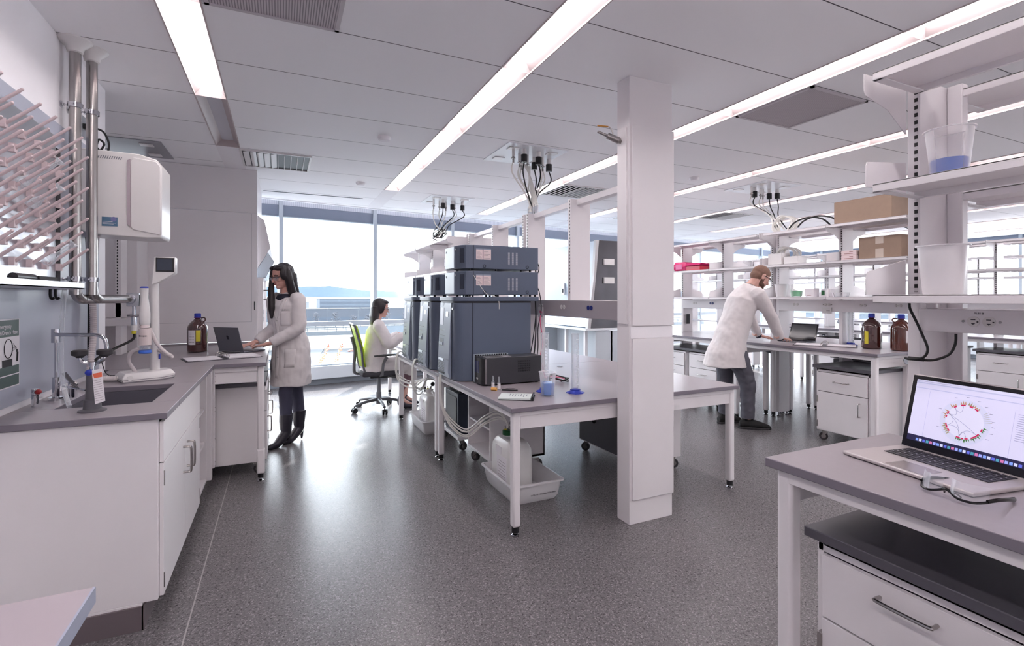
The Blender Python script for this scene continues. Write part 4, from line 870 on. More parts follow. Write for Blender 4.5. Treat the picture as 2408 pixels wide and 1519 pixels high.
b = MB(); b.tube([(1.41, 3.17, .763), (1.46, 3.18, .763), (1.49, 3.14, .763), (1.475, 3.08, .763)], .0012, 5); tag(b.build('wire_loop', CABLE), 'thin wire loop curling around the pen', 'wire')
t = thing('notebook', 'open pale notebook with handwriting near the bench corner', 'notebook', (1.36, 2.87, .76), R(-31))
b = MB(); b.box(-.10, -.085, 0, .12, .085, .006); b.build('cover', BLACK, t, bev=.001)
b = MB(); b.box(-.103, -.082, .0062, .10, .082, .014); b.m = 1
for k in range(7): b.box(-.04+k*.018, .005-(k*7 % 3)*.02, .0142, -.036+k*.018, .065-(k*5 % 4)*.008, .0145)
b.build('pages', [mat('pale_green_page', (206, 214, 212), .7), mat('blue_grey_ink', (104, 112, 132), .8)], t)
b = MB(); b.tube([(.112, -.09, .02), (.112, .08, .02)], .006, 8); b.build('pencil', BLACK, t)
for i, (x, y) in enumerate(((2.35, 4.0), (2.6, 3.3))):
    b = MB(); b.lathe((x, y, .761), [(.028, 0), (.028, .003), (.001, .003)], 20); tag(b.build('grommet', STEEL), ('flat round grommet in the right table, farther of two', 'flat round grommet in the right table, closer to the column')[i], 'grommet')
# shelf contents by the man
def carton(name, lab, cat, x0, x1, y0, y1, z0, z1, m, tape=False, rows=0, group=None):
    t = thing(name, lab, cat, ((x0+x1)/2, (y0+y1)/2, z0), 0, group)
    b = MB(); b.box(x0, y0, z0, x1, y1, z1); b.build('box', m, t, w=1, bev=.003)
    b = MB(); b.box(x0-.001, y0+.01, z1-.004, x1-.0, y1-.01, z1+.001); b.build('lid_flaps', m, t, w=1)
    if tape: b = MB(); cy = (y0+y1)/2; b.box(x0-.0015, cy-.035, z0, x0, cy+.035, z0+.09); b.box(x0-.0015, cy-.035, z1-.07, x0, cy+.035, z1+.0015); b.box(x0, cy-.035, z1, x1, cy+.035, z1+.0015); b.build('tape', TAPE, t, w=1)
    for k in range(rows): b = MB(); b.box(x0-.001, y0+.03, z0+.012+k*.018, x0, y1-.03-k*.05, z0+.018+k*.018); b.build('print_line', mat('brown_print', (150, 110, 108), .8), t, w=1)
    return t
carton('cardboard_box', 'long brown cardboard box on the top shelf over the man\'s bench', 'box', 5.14, 5.48, 2.70, 3.23, 2.147, 2.37, CARD)
carton('cardboard_box', 'brown cardboard box with tape strips on the middle shelf', 'box', 5.16, 5.42, 2.63, 3.0, 1.777, 1.985, CARD, True)
for k in range(2): carton('slim_carton', ('lower slim white carton of the stack left of the taped box', 'upper slim white carton of the stack left of the taped box')[k], 'carton', 5.15, 5.40, 3.02, 3.165, 1.777+k*.048, 1.823+k*.048, PALEPINK, rows=2, group='slim cartons')
carton('tube_rack', 'taller white tube rack on the middle shelf above the man', 'tube rack', 5.15, 5.30, 3.83, 4.0, 1.777, 1.905, WHITE2)
carton('tube_rack', 'lower white tube rack on the middle shelf right of the tall one', 'tube rack', 5.15, 5.30, 3.63, 3.8, 1.777, 1.86, WHITE2)
carton('filter_box', 'white carton right of the green beaker on the man\'s shelf', 'carton', 5.15, 5.24, 3.45, 3.56, 1.412, 1.50, PAPER, rows=2)
t = carton('reagent_box', 'white reagent box with green square label on the man\'s shelf', 'carton', 5.13, 5.22, 3.27, 3.36, 1.412, 1.49, PAPER)
b = MB(); b.box(5.128, 3.32, 1.425, 5.13, 3.355, 1.475); b.build('green_label', GREEN, t, w=1)
t = thing('wipes_packet', 'magenta plastic packet on the shelf right of the column', 'packet', (5.25, 5.4, 1.777))
b = MB()
b.loft([[(5.14, 5.28, 1.78), (5.38, 5.28, 1.78), (5.38, 5.51, 1.78), (5.14, 5.51, 1.78)], [(5.12, 5.26, 1.83), (5.40, 5.25, 1.83), (5.40, 5.53, 1.84), (5.12, 5.53, 1.84)], [(5.15, 5.30, 1.90), (5.36, 5.28, 1.895), (5.38, 5.50, 1.91), (5.15, 5.51, 1.91)]]); b.build('wrapped_pack', PINKBAG, t, w=1, bev=.01)
b = MB(); b.box(5.13, 5.02, 1.778, 5.38, 5.27, 1.835); b.build('tray_pack', mat('red_pack', (206, 44, 74), .3), t, w=1, bev=.004)
b = MB(); b.loft([[(5.11, 5.02, 1.84), (5.38, 5.02, 1.84), (5.38, 5.28, 1.845), (5.11, 5.28, 1.845)], [(5.12, 4.98, 1.868), (5.38, 4.97, 1.86), (5.38, 5.27, 1.872), (5.12, 5.28, 1.875)]]); b.build('film_flap', PINKBAG, t, w=1)
b = MB(); b.box(5.118, 5.34, 1.80, 5.122, 5.46, 1.87); b.build('sleeve_label', mat('pale_magenta_label', (226, 120, 170), .5), t, w=1)
# ---------------------------------------------------------------- laptops, binders, glasses
def laptop(lab, loc, rz, w, d, tilt, body, scr, keys=True, chart=False, logo=True):
    t = thing('laptop', lab, 'laptop', loc, rz, None)
    b = MB(); b.box(-w/2, -d, .002, w/2, 0, .013); b.build('base', body, t, bev=.004, seg=3)
    b = MB(); n = 13; kw = (w*.78)/n
    for r_ in range(6):
        y0 = -.02-r_*.0185; xs_ = 0
        for c_ in range(n):
            if r_ == 5 and 3 < c_ < 8: continue
            b.box(-w*.39+c_*kw+.001, y0-.016, .0135, -w*.39+(c_+1)*kw-.001, y0, .0148)
        if r_ == 5: b.box(-w*.39+4*kw+.001, y0-.016, .0135, -w*.39+8*kw-.001, y0, .0148)
    k = b.build('keyboard', mat('black_keys', (38, 34, 42), .45), t)
    if chart:
        b = MB()
        for r_ in range(5):
            for c_ in range(n): b.box(-w*.39+(c_+.4)*kw, -.029-r_*.0185, .0148, -w*.39+(c_+.55)*kw, -.026-r_*.0185, .01495)
        b.build('key_letters', mat('key_print', (210, 205, 215), .5), k)
    b = MB(); b.box(-.052, -d+.012, .0131, .052, -d+.085, .0135); b.build('trackpad', mat('trackpad_silver', (160, 150, 150), .25, .5), t)
    # lid
    M = Matrix.Translation((0, -.002, .010)) @ Matrix.Rotation(-tilt, 4, 'X')
    b = MB(); b.T = M; b.box(-w/2, -.006, 0, w/2, 0, d*.97); l = b.build('lid', body, t, bev=.003)
    b = MB(); b.T = M; b.box(-w/2+.004, -.0072, .004, w/2-.004, -.0058, d*.97-.004); b.build('bezel', mat('glossy_black_bezel', (20, 18, 26), .08), l)
    b = MB(); b.T = M; b.box(-w/2+.017, -.0078, .026, w/2-.017, -.0070, d*.97-.016); b.build('screen', scr, l)
    b = MB(); b.cyl((-w*.36, -.002, .010), (w*.36, -.002, .010), .006, n=12); b.build('hinge', mat('grey_hinge', (110, 108, 112), .4), t)
    if logo: b = MB(); b.T = M; b.box(-.013, 0, d*.49, .013, .0006, d*.49+.030); b.box(-.006, 0, d*.49+.03, .010, .0006, d*.49+.036); b.build('logo', mat('mirror_black', (60, 60, 70), .08, .8), l)
    return t, l, M
LP, lid, M = laptop('large open laptop showing a circular chart, right foreground', (1.822, .766, .905), R(-100), .359, .247, R(14), mat('silver_aluminium', (196, 188, 188), .35, .5, noise=.05), mat('lit_screen', (206, 204, 226), .2, emis=((200, 200, 232), .42)), chart=True, logo=False)
def scr(name, m, polys, lift=.0082, thick=.0002):
    b = MB(); b.T = M
    for P in polys:
        n = len(P); b.add([(p[0], -lift, p[1]) for p in P], [tuple(range(n))])
    return b.build(name, m, lid)
sw, sh0, sh1 = .1625, .026, .2236
def rect(x0, z0, x1, z1): return [(x0, z0), (x1, z0), (x1, z1), (x0, z1)]
def emm(nm, c, s=.5): return mat(nm, c, .3, emis=(c, s))
scr('dock_band', emm('dock_navy', (34, 32, 66), .5), [rect(-sw, sh0, sw, sh0+.019)])
scr('toolbar', emm('toolbar_grey', (172, 174, 200), .5), [rect(-sw, .212, sw, .2155), rect(-sw, .196, sw, .1985)])
scr('page_lines', emm('line_grey', (150, 150, 176), .4), [rect(-sw, .2185, -sw+.10, .2195)]+[rect(.112, .095+k*.006, .112+.03*(1+k % 2*.4), .0965+k*.006) for k in range(13)]+[rect(.104, .045, .1045, .18), rect(-.118, .045, -.1175, .19)])
cx, cz = -.012, .117
def arc(r0, r1, a0, a1, n=24):
    A = [R(a0+(a1-a0)*k/n) for k in range(n+1)]
    return [[(cx+r0*math.cos(A[k]), cz+r0*math.sin(A[k])), (cx+r1*math.cos(A[k]), cz+r1*math.sin(A[k])), (cx+r1*math.cos(A[k+1]), cz+r1*math.sin(A[k+1])), (cx+r0*math.cos(A[k+1]), cz+r0*math.sin(A[k+1]))] for k in range(n)]
scr('chart_ring', emm('ring_pale', (188, 190, 212), .5), arc(.050, .066, 0, 360, 60))
scr('chart_core', emm('core_pale', (206, 206, 228), .42), [arc(0, .05, 0, 360, 40)[k][1:3]+[(cx, cz)] for k in range(40)], .0083)
rc = random.Random(5)
cols = {'magenta': (190, 20, 80), 'olive': (150, 140, 110), 'greenish': (70, 120, 70), 'brown': (176, 140, 110)}
P = {k: [] for k in cols}
for a in (100, 78, 60, 128, 160, 172, 205, 222, 262, 272, 285, 305, 320, 345):
    P['magenta'] += arc(.047, .051, a-rc.uniform(3, 9), a+rc.uniform(3, 9), 3)
    q = 'greenish' if 255 < a < 350 else ('olive' if a % 4 else 'brown')
    for j in range(3):
        aa = a-6+6*j; h_ = rc.uniform(.004, .012)
        P[q].append([(cx+.0515*math.cos(R(aa-3)), cz+.0515*math.sin(R(aa-3))), (cx+.0515*math.cos(R(aa+3)), cz+.0515*math.sin(R(aa+3))), (cx+(.0515+h_)*math.cos(R(aa)), cz+(.0515+h_)*math.sin(R(aa)))])
for a in range(10, 40, 5): P['olive'].append([(cx+.048*math.cos(R(a)), cz+.048*math.sin(R(a))), (cx+.07*math.cos(R(a)), cz+.07*math.sin(R(a))), (cx+.07*math.cos(R(a+.9)), cz+.07*math.sin(R(a+.9)))])
for k, v in P.items(): scr('chart_marks', emm('chart_'+k, cols[k], .35), v, .0085)
def chord(a, b_, bend=.3):
    p0 = Vector((cx+.047*math.cos(R(a)), cz+.047*math.sin(R(a)))); p1 = Vector((cx+.047*math.cos(R(b_)), cz+.047*math.sin(R(b_)))); c_ = (p0+p1)/2*(bend)+Vector((cx, cz))*(1-bend)
    L_ = [p0*(1-t)**2+2*c_*t*(1-t)+p1*t*t for t in [k/14 for k in range(15)]]; out = []
    for k in range(14):
        d_ = (L_[k+1]-L_[k]).normalized(); n_ = Vector((-d_.y, d_.x))*.00035; out.append([tuple(L_[k]-n_), tuple(L_[k+1]-n_), tuple(L_[k+1]+n_), tuple(L_[k]+n_)])
    return out
scr('chart_links', emm('link_grey', (96, 100, 116), .4), sum([chord(a, b_) for a, b_ in ((160, 205), (262, 160), (262, 205), (262, 320), (130, 100), (160, 320), (262, 285), (128, 160))], []), .0086)
scr('chart_labels', emm('label_dark', (120, 118, 140), .3), [rect(cx+.073*math.cos(R(a))-.004, cz+.073*math.sin(R(a)), cx+.073*math.cos(R(a))+.004, cz+.073*math.sin(R(a))+.0012) for a in (0, 12, 30, 48, 66, 90, 115, 160, 205, 330, 345)])
ic = [(120, 150, 220), (200, 205, 235), (90, 100, 200), (70, 140, 160), (190, 110, 160), (150, 160, 230)]
for q, c_ in enumerate(ic): scr('dock_icons', emm('icon_%d' % q, c_, .5), [rect(-.135+k*.0102, .0285, -.135+k*.0102+.0078, .0365) for k in range(27) if k % 6 == q], .0084)
LP2, lid2, M2 = laptop('grey closed-back open laptop at the end of the peninsula, before the standing woman', (-.40, 5.08, .91), R(134), .30, .235, R(16), mat('space_grey_aluminium', (124, 126, 136), .35, .5), mat('lit_screen_dim', (190, 196, 210), .2, emis=((190, 200, 220), .5)))
LP3, _, _ = laptop('dark open laptop beside the man\'s right hand', (5.36, 3.73, .905), R(-82), .30, .21, R(22), mat('graphite_aluminium', (116, 116, 124), .4, .4), mat('dark_screen', (58, 60, 66), .12, 0, .6), logo=False)
def binder(lab, loc, rz, w=.30, d=.30):
    t = thing('ring_binder', lab, 'binder', loc, rz, 'open ring binders')
    b = MB(); b.box(-w, -d/2, 0, -.02, d/2, .003); b.box(-.02, -d/2, 0, .02, d/2, .003); b.box(.02, -d/2, 0, w, d/2, .003); b.build('cover', mat('dark_binder', (58, 54, 64), .5), t)
    for s in (-1, 1):
        b = MB(); xa, xb = sorted((s*.022, s*(w-.015))); b.box(xa, -d/2+.015, .0035, xb, d/2-.012, .014 if s > 0 else .009); b.build('paper_stack', PAPER, t, bev=.001)
    for y in (-.1, 0, .1):
        b = MB(); b.tube([(-.03, y, .008), (-.028, y, .03), (0, y, .042), (.028, y, .03), (.03, y, .012)], .002, 6); b.build('ring', STEEL, t)
    return t
binder('open ring binder with papers before the left laptop', (-.43, 4.66, .91), R(16), .27, .29)
binder('open ring binder with papers between the man\'s hand and the bottles', (5.10, 3.30, .905), R(-60), .28, .27)
# safety glasses in the foreground
t = thing('safety_glasses', 'clear safety glasses with black frame lying before the foreground laptop', 'glasses', (1.50, .66, .905), R(-97))
FB = mat('gloss_black_frame', (18, 16, 20), .15)
for s in (-1, 1):
    ring = [(s*.008, -.012, .020), (s*.03, -.020, .012), (s*.055, -.010, .010), (s*.071, .012, .014)]
    b = MB(); b.tube(ring, .0032, 8); b.build('frame_rim', FB, t)
    b = MB(); b.tube([(s*.071, .012, .016), (s*.076, .04, .018), (s*.074, .08, .014), (s*.066, .12, .006)], [.0035, .0035, .0035, .0045], 8, flat=1.4); b.build('temple', FB, t)
    b = MB(); n = 8; up = []; dn = []
    for k in range(n+1):
        u_ = k/n; x = s*(.008+.063*u_); y = -.014-.012*math.sin(PI*min(u_*1.1, 1))+.028*u_**2.2; dn.append((x, y, .018-.008*math.sin(PI*u_*.8))); up.append((x, y+.012, .052-.006*u_*u_))
    b.loft([dn, up], cap=False, closed=False); b.build('lens', LENSM, t)
    b = MB(); b.tube([(s*.003, -.010, .022), (s*.012, .004, .014), (s*.018, .012, .006)], .0022, 6); b.build('nose_pad', FB, t)
b = MB(); b.tube([(-.008, -.012, .020), (0, -.014, .024), (.008, -.012, .020)], .0035, 8); b.build('bridge', FB, t)
# foreground power cord
b = MB(); b.tube([(1.99, .99, 1.38), (1.985, .985, 1.36), (2.0, .975, 1.32), (2.01, .96, 1.27), (2.01, .945, 1.225), (2.005, .955, 1.195), (2.0, .99, 1.185), (2.005, 1.01, 1.187)], .0042, 8); tag(b.build('electrical_cable', CABLE), 'black power cord hanging over the raceway under the foreground shelf', 'cord')
b = MB(); b.tube([(2.03, .875, 1.28), (2.025, .875, 1.245), (2.02, .89, 1.21), (2.015, .93, 1.188), (2.01, .965, 1.185)], .0042, 8); b.m = 0; b.cyl((2.008, .955, 1.187), (2.005, 1.0, 1.187), .007, n=10); tag(b.build('power_plug', CABLE), 'short black cord and plug curling below the foreground raceway', 'cord')
b = MB(); b.box(2.169, .976, 1.02, 2.175, .9755, 1.09); b.box(2.10, .9745, 1.02, 2.165, .9765, 1.09); tag(b.build('specification_plate', INK), 'black data plate on the foreground upright behind the laptop', 'plate')
text('TLB1-B', .008, INK, [o for o in bpy.data.objects if o.name.startswith('power_raceway') and 'right edge' in (o.parent.get('label') or '')][0], (-.1058, 1.285, 1.347), (R(90), 0, R(-90)))
# ---------------------------------------------------------------- left wall equipment
def ribbed(pts, r, m, name, lab=None, parent=None, cat='hose'):
    P = [Vector(p) for p in pts]; Q = []
    for i in range(len(P)-1):
        a = P[max(i-1, 0)]; b_ = P[i]; c_ = P[i+1]; d = P[min(i+2, len(P)-1)]; n = max(4, int((c_-b_).length/.006))
        for k in range(n): u = k/n; Q.append(.5*((2*b_)+(c_-a)*u+(2*a-5*b_+4*c_-d)*u*u+(3*b_-a-3*c_+d)*u**3))
    b = MB(); b.tube(Q, [r*(1.0 if i % 2 else .86) for i in range(len(Q))], 12, smooth=False)
    o = b.build(name, m, parent, w=parent is not None)
    return tag(o, lab, cat) if lab else o
for i, (x, y, zb, lb) in enumerate(((-.99, 3.375, 1.46, 'left'), (-.945, 3.47, 1.46, 'right'))):
    t = thing('steel_pipe', 'brushed steel riser pipe with ceiling flange, %s one of the pair' % lb, 'pipe', (x, y, zb), 0, 'steel riser pipes')
    end = (-.86, 3.86, 1.392) if i == 0 else (x+.01, y+.06, 1.392)
    pts = [(x, y, H-.05), (x, y, 1.52), (x, y, 1.46), (x+.003, y+.018, 1.413), (x+.012, y+.05, 1.394)]+([(x+.02, y+.1, 1.392), end] if i == 0 else [end])
    b = MB(); b.tube(pts, .0255, 20, sub=6); b.build('riser', STEEL, t, w=1)
    b = MB(); b.lathe((x, y, H), [(.026, -.07), (.034, -.065), (.04, -.04), (.07, -.012), (.074, -.008), (.074, 0)], 28); b.build('ceiling_flange', WHITE2, t, w=1)
    for zc in (2.42, 1.50):
        b = MB(); b.lathe((x, y, zc), [(.033, -.012), (.034, .012), (.026, .012), (.026, -.012)], 24); b.cyl((x-.02, y, zc), (-1.05, y, zc), .005, n=8); b.cyl((-1.045, y, zc), (-1.052, y, zc), .018, n=14); b.cyl((x-.045, y, zc), (x-.065, y, zc), .009, n=6); b.cyl((x, y-.045, zc), (x, y-.03, zc), .006, n=6)
        b.build('clamp', CHROME, t, w=1)
t = thing('valve_assembly', 'steel valve block with hose fitting at the end of the horizontal pipe', 'valve', (-.85, 3.9, 1.39))
b = MB(); b.box(-.88, 3.86, 1.345, -.815, 3.90, 1.43); b.cyl((-.862, 3.83, 1.392), (-.86, 3.87, 1.392), .030, n=20); b.build('valve_block', STEELL, t, w=1, bev=.003)
b = MB(); b.box(-.812, 3.862, 1.35, -.77, 3.90, 1.42); b.m = 1; b.box(-.80, 3.860, 1.365, -.785, 3.862, 1.395); b.build('actuator', [BLACK, PAPER], t, w=1, bev=.002)
b = MB(); b.cyl((-.845, 3.88, 1.345), (-.845, 3.88, 1.27), .010); b.cyl((-.845, 3.88, 1.275), (-.845, 3.88, 1.225), .016, n=14); b.cyl((-.88, 3.875, 1.285), (-.81, 3.875, 1.285), .007, n=8); b.m = 1; b.cyl((-.845, 3.88, 1.225), (-.845, 3.88, 1.19), .017, n=14); b.m = 2; b.cyl((-.845, 3.88, 1.19), (-.845, 3.88, 1.172), .013, n=10); b.build('hose_fitting', [CHROME, WHITE2, YEL], t, w=1)
b = MB(); b.tube([(-.845, 3.88, 1.175), (-.845, 3.878, 1.145), (-.87, 3.86, 1.12), (-.92, 3.8, 1.09), (-.98, 3.68, 1.04), (-1.0, 3.64, .98), (-1.01, 3.66, 1.1), (-1.015, 3.68, 1.4), (-1.02, 3.66, 1.75)], .008, 8); tag(b.build('feed_hose', CABLE), 'black hose sloping from the pipe valve to the wall', 'hose')
ribbed([(-.99, 3.72, 1.80), (-1.0, 3.68, 1.5), (-.99, 3.66, 1.2), (-.995, 3.62, .98), (-.97, 3.60, .935), (-.90, 3.62, .93)], .018, HOSE, 'ribbed_hose', 'ribbed white hose running down the wall behind the steel pipes')
# water purifier
t = thing('water_purifier', 'white wall mounted purifier cabinet with a blue label, right of the pipes', 'water purifier', (-.85, 3.75, 1.76))
b = MB(); b.prism([(-1.05, 1.80), (-1.0, 1.765), (-.72, 1.755), (-.655, 1.76), (-.648, 1.78), (-.648, 2.19), (-.672, 2.225), (-.76, 2.25), (-1.05, 2.255)], 1, 3.60, 3.86); b.build('casing', WHITE2, t, w=1, bev=.006, seg=3)
b = MB(); b.prism([(-.80, 1.82), (-.79, 1.80), (-.66, 1.775), (-.653, 1.78), (-.653, 2.185), (-.675, 2.215), (-.785, 2.225), (-.80, 2.205)], 1, 3.594, 3.602); b.build('door_panel', WHITE2, t, w=1, bev=.004)
b = MB(); b.prism([(-.815, 1.83), (-.80, 1.815), (-.80, 2.215), (-.815, 2.205)], 1, 3.592, 3.60); b.build('door_recess', mat('pinkish_grey_recess', (172, 160, 166), .4), t, w=1)
b = MB(); [b.prism([(-.955+k*.0105, 2.205), (-.951+k*.0105, 2.205), (-.945+k*.0105, 2.222), (-.949+k*.0105, 2.222)], 1, 3.598, 3.6005) for k in range(11)]; b.build('vent_slots', GREYP, t, w=1)
b = MB(); b.box(-.935, 3.5985, 1.815, -.862, 3.60, 1.868); b.m = 1; b.box(-.932, 3.598, 1.832, -.87, 3.5987, 1.8345); b.box(-.932, 3.598, 1.826, -.88, 3.5987, 1.828); b.box(-.932, 3.598, 1.84, -.885, 3.5987, 1.843)
lbp = b.build('blue_label', [mat('teal_blue_label', (84, 118, 146), .4), PAPER], t, w=1)
text('M', .022, mat('violet_print', (110, 50, 130), .5), lbp, (-.888+.85, 3.5980-3.75, 1.848-1.76), (R(90), 0, 0))
b = MB(); b.lathe((-.88, 3.5985, 1.856), [(.014, -.001), (.014, .0)], 24, 1); b.build('round_mark', mat('violet_halo', (120, 120, 165), .5), t, w=1)
b = MB(); b.box(-1.05, 3.66, 2.33, -1.043, 3.74, 2.46); b.m = 1; b.box(-1.043, 3.68, 2.385, -1.0, 3.715, 2.415); tag(b.build('wall_socket', [STEELL, BLACK]), 'steel wall socket with black plug above the purifier, behind the pipe', 'socket')
b = MB(); b.tube([(-1.0, 3.70, 2.40), (-.96, 3.72, 2.39), (-.94, 3.75, 2.33), (-.96, 3.78, 2.28), (-1.0, 3.76, 2.30), (-.98, 3.72, 2.34), (-.95, 3.70, 2.31), (-.98, 3.72, 2.262)], .006, 8); tag(b.build('electrical_cable', CABLE), 'black cord looping from the wall socket onto the purifier', 'cord')
t = thing('wall_notice', 'small white inspection calendar hanging beside the pipe under the purifier', 'notice', (-1.045, 3.9, 1.6))
b = MB(); b.box(-1.050, 3.86, 1.58, -1.045, 3.95, 1.78); b.m = 1; b.box(-1.0445, 3.86, 1.58, -1.0435, 3.95, 1.60); b.m = 2; [b.box(-1.0448, 3.87, 1.72-k*.02, -1.044, 3.93, 1.723-k*.02) for k in range(3)]; b.build('sheet', [PAPER, BLUE, INK], t, w=1)
text('15', .045, mat('grey_print', (150, 140, 144), .8), t, (.0015, -.03, .05), (R(90), 0, R(90)))
# drying rack
t = thing('drying_rack', 'steel pegboard drying rack with pale pink pegs on the left wall', 'drying rack', (-1.03, 2.9, 1.45))
b = MB(); b.box(-1.045, 1.9, 1.46, -1.032, 3.26, 2.22); b.m = 1; b.box(-1.046, 3.26, 1.46, -1.030, 3.31, 2.16); b.build('back_board', [STEELL, RUBBER], t, w=1)
PEG = mat('pale_pink_peg', (206, 188, 190), .4)
for r_ in range(8):
    z = 1.55+.0795*r_; y = 2.145 if r_ % 2 == 0 else 2.225
    while y < 3.27:
        b = MB(); b.box(-1.032, y-.014, z-.014, -1.012, y+.014, z+.022); b.tube([(-1.02, y, z), (-.962, y, z+.05), (-.908, y, z+.098)], [.0075, .007, .006], 10, sub=2); b.ell((-.907, y, z+.099), (.0065, .0065, .0065), 8, 6); b.build('peg', PEG, t, w=1); y += .16
t2 = thing('drip_tray', 'shallow steel drip tray under the pegboard', 'tray', (-.97, 2.7, 1.44))
b = MB(); b.box(-1.04, 1.9, 1.44, -.80, 2.84, 1.444); b.box(-.804, 1.9, 1.44, -.80, 2.84, 1.465); b.add([(-.80, 2.84, 1.44), (-1.04, 3.36, 1.44), (-1.04, 2.84, 1.44), (-.80, 2.84, 1.465), (-1.04, 3.36, 1.465), (-1.04, 2.84, 1.465)], [(0, 1, 2), (0, 1, 4, 3), (3, 4, 5), (1, 2, 5, 4)]); b.build('pan', STEELL, t2, w=1)
b = MB()
for y in (3.0, 3.06): b = MB(); b.tube([(-.97, y, 1.44), (-.97, y, 1.41), (-.965, y, 1.395), (-.955, y, 1.40)], .006, 7); b.build('hook', CABLE, t2, w=1)
for i, (y, z, L_) in enumerate(((2.80, 1.88, .18), (2.87, 1.80, .15), (3.03, 1.56, .15))):
    b = MB(); b.T = Matrix.Translation((-1.005, y, z)) @ Vector((1, 0, .86)).to_track_quat('Z', 'Y').to_matrix().to_4x4()
    b.lathe((0, 0, 0), [(.010, 0), (.024, .012), (.024, .03), (.009, .07), (.008, L_-.02), (.022, L_), (.020, L_), (.006, L_-.02), (.007, .07), (.022, .03)], 20)
    tag(b.build('glass_flask', CLEARP), ('upper glass funnel hung over a peg on the rack', 'glass flask hung beside the upper funnel on the rack', 'lowest glass flask hung over the bottom pegs')[i], 'glassware', 'glassware drying on the pegs')
b = MB(); b.tube([(-.9, 2.45, 1.478), (-.9, 2.62, 1.478)], .016, 12); b.m = 1; b.box(-.93, 2.62, 1.468, -.88, 2.80, 1.488); tag(b.build('spray_gun', [BLACK, RUBBER]), 'dark rubber squeegee lying on the drip tray', 'squeegee')
b = MB(); b.tube([(-.955, 3.12, 1.44), (-.955, 3.115, 1.42), (-.96, 3.11, 1.3), (-.95, 3.06, 1.1), (-.92, 3.0, .97), (-.88, 2.93, .90)], .010, 10); tag(b.build('drain_tube', CLEARP), 'clear drain tube hanging from the drip tray into the sink', 'tube')
# faucet
t = thing('faucet', 'chrome lever faucet with long swivel spout at the back of the sink', 'faucet', (-.975, 3.08, .91))
b = MB(); b.cyl((-.975, 3.08, .91), (-.975, 3.08, .925), .03); b.cyl((-.975, 3.08, .92), (-.975, 3.08, 1.02), .014); b.cyl((-.975, 3.08, 1.02), (-.975, 3.08, 1.20), .006); b.cyl((-.975, 3.08, 1.185), (-.975, 3.08, 1.25), .018, n=12); b.build('column', CHROME, t, w=1)
b = MB(); b.tube([(-.975, 3.06, 1.225), (-.86, 3.02, 1.222), (-.80, 3.0, 1.222), (-.768, 2.99, 1.205), (-.758, 2.985, 1.17), (-.756, 2.985, 1.14)], .009, 10); b.cyl((-.756, 2.985, 1.145), (-.756, 2.985, 1.12), .012, n=12); b.build('spout', CHROME, t, w=1)
for q, m in (((-1.0, 2.93), RED), ((-.93, 3.12), STEEL)):
    b = MB(); b.cyl((q[0], q[1], .91), (q[0], q[1], .99), .013); b.cyl((q[0], q[1], .97), (q[0]+.03, q[1]-.06, .985), .013, n=10); b.m = 1; b.ell((q[0]+.033, q[1]-.065, .986), (.012, .011, .011), 12, 8); b.build('side_valve', [CHROME, m], t, w=1)
b = MB(); b.add([(-.96, 3.10, 1.03), (-.93, 3.06, 1.04), (-.87, 3.02, .965), (-.89, 3.05, .955), (-.96, 3.10, 1.034), (-.93, 3.06, 1.044), (-.87, 3.02, .969), (-.89, 3.05, .959)], [(0, 1, 2, 3), (4, 5, 6, 7), (0, 1, 5, 4), (1, 2, 6, 5), (2, 3, 7, 6), (3, 0, 4, 7)]); b.build('wrist_blade', STEEL, t, w=1)
b = MB(); b.tube([(-.95, 3.08, .975), (-.88, 3.03, .965), (-.84, 3.0, .96)], .007, 8, flat=.6); b.build('wrist_blade', CHROME, t, w=1)
# eyewash
t = thing('eyewash_unit', 'deck mounted eyewash with two round spray heads and a paper tag', 'eyewash', (-.738, 2.715, .91))
b = MB(); b.lathe((0, 0, 0), [(.05, 0), (.05, .006), (.032, .012), (.030, .05), (.024, .055), (.021, .16), (.001, .16)], 24); b.build('holder', mat('grey_cone', (92, 90, 96), .45), t)
b = MB(); b.cyl((0, 0, .15), (0, 0, .21), .010); b.tube([(-.042, 0, .235), (-.040, 0, .222), (-.02, 0, .208), (0, 0, .205), (.02, 0, .208), (.040, 0, .222), (.042, 0, .235)], .007, 8); b.cyl((0, 0, .195), (0, 0, .212), .013, n=10); b.build('spray_arms', CHROME, t)
b = MB(); b.ell((-.006, -.012, .168), (.017, .015, .014), 14, 10); b.build('thumb_valve', BLUE, t)
for s in (-1, 1): b = MB(); b.lathe((s*.043, 0, .232), [(.012, 0), (.016, .006), (.029, .012), (.029, .030), (.022, .034), (.001, .034)], 22); b.build('spray_head', RUBBER, t)
b = MB(); b.add([(.008, -.035, .18), (.040, -.028, .185), (.052, -.028, .045), (.020, -.040, .035)], [(0, 1, 2, 3)]); b.m = 1; b.add([(.0085, -.0356, .165), (.040, -.0286, .17), (.0412, -.0286, .15), (.0098, -.0358, .145)], [(0, 1, 2, 3)]); b.m = 2
for k in range(10): b.add([(.012+k*.0011, -.0365-.0003*k, .135-k*.0095), (.038+k*.001, -.0295, .14-k*.0095), (.038+k*.001, -.0295, .1385-k*.0095), (.012+k*.0011, -.0365-.0003*k, .1335-k*.0095)], [(0, 1, 2, 3)])
b.build('paper_tag', [PAPER, ORANGE, mat('grey_print', (150, 140, 144), .8)], t)
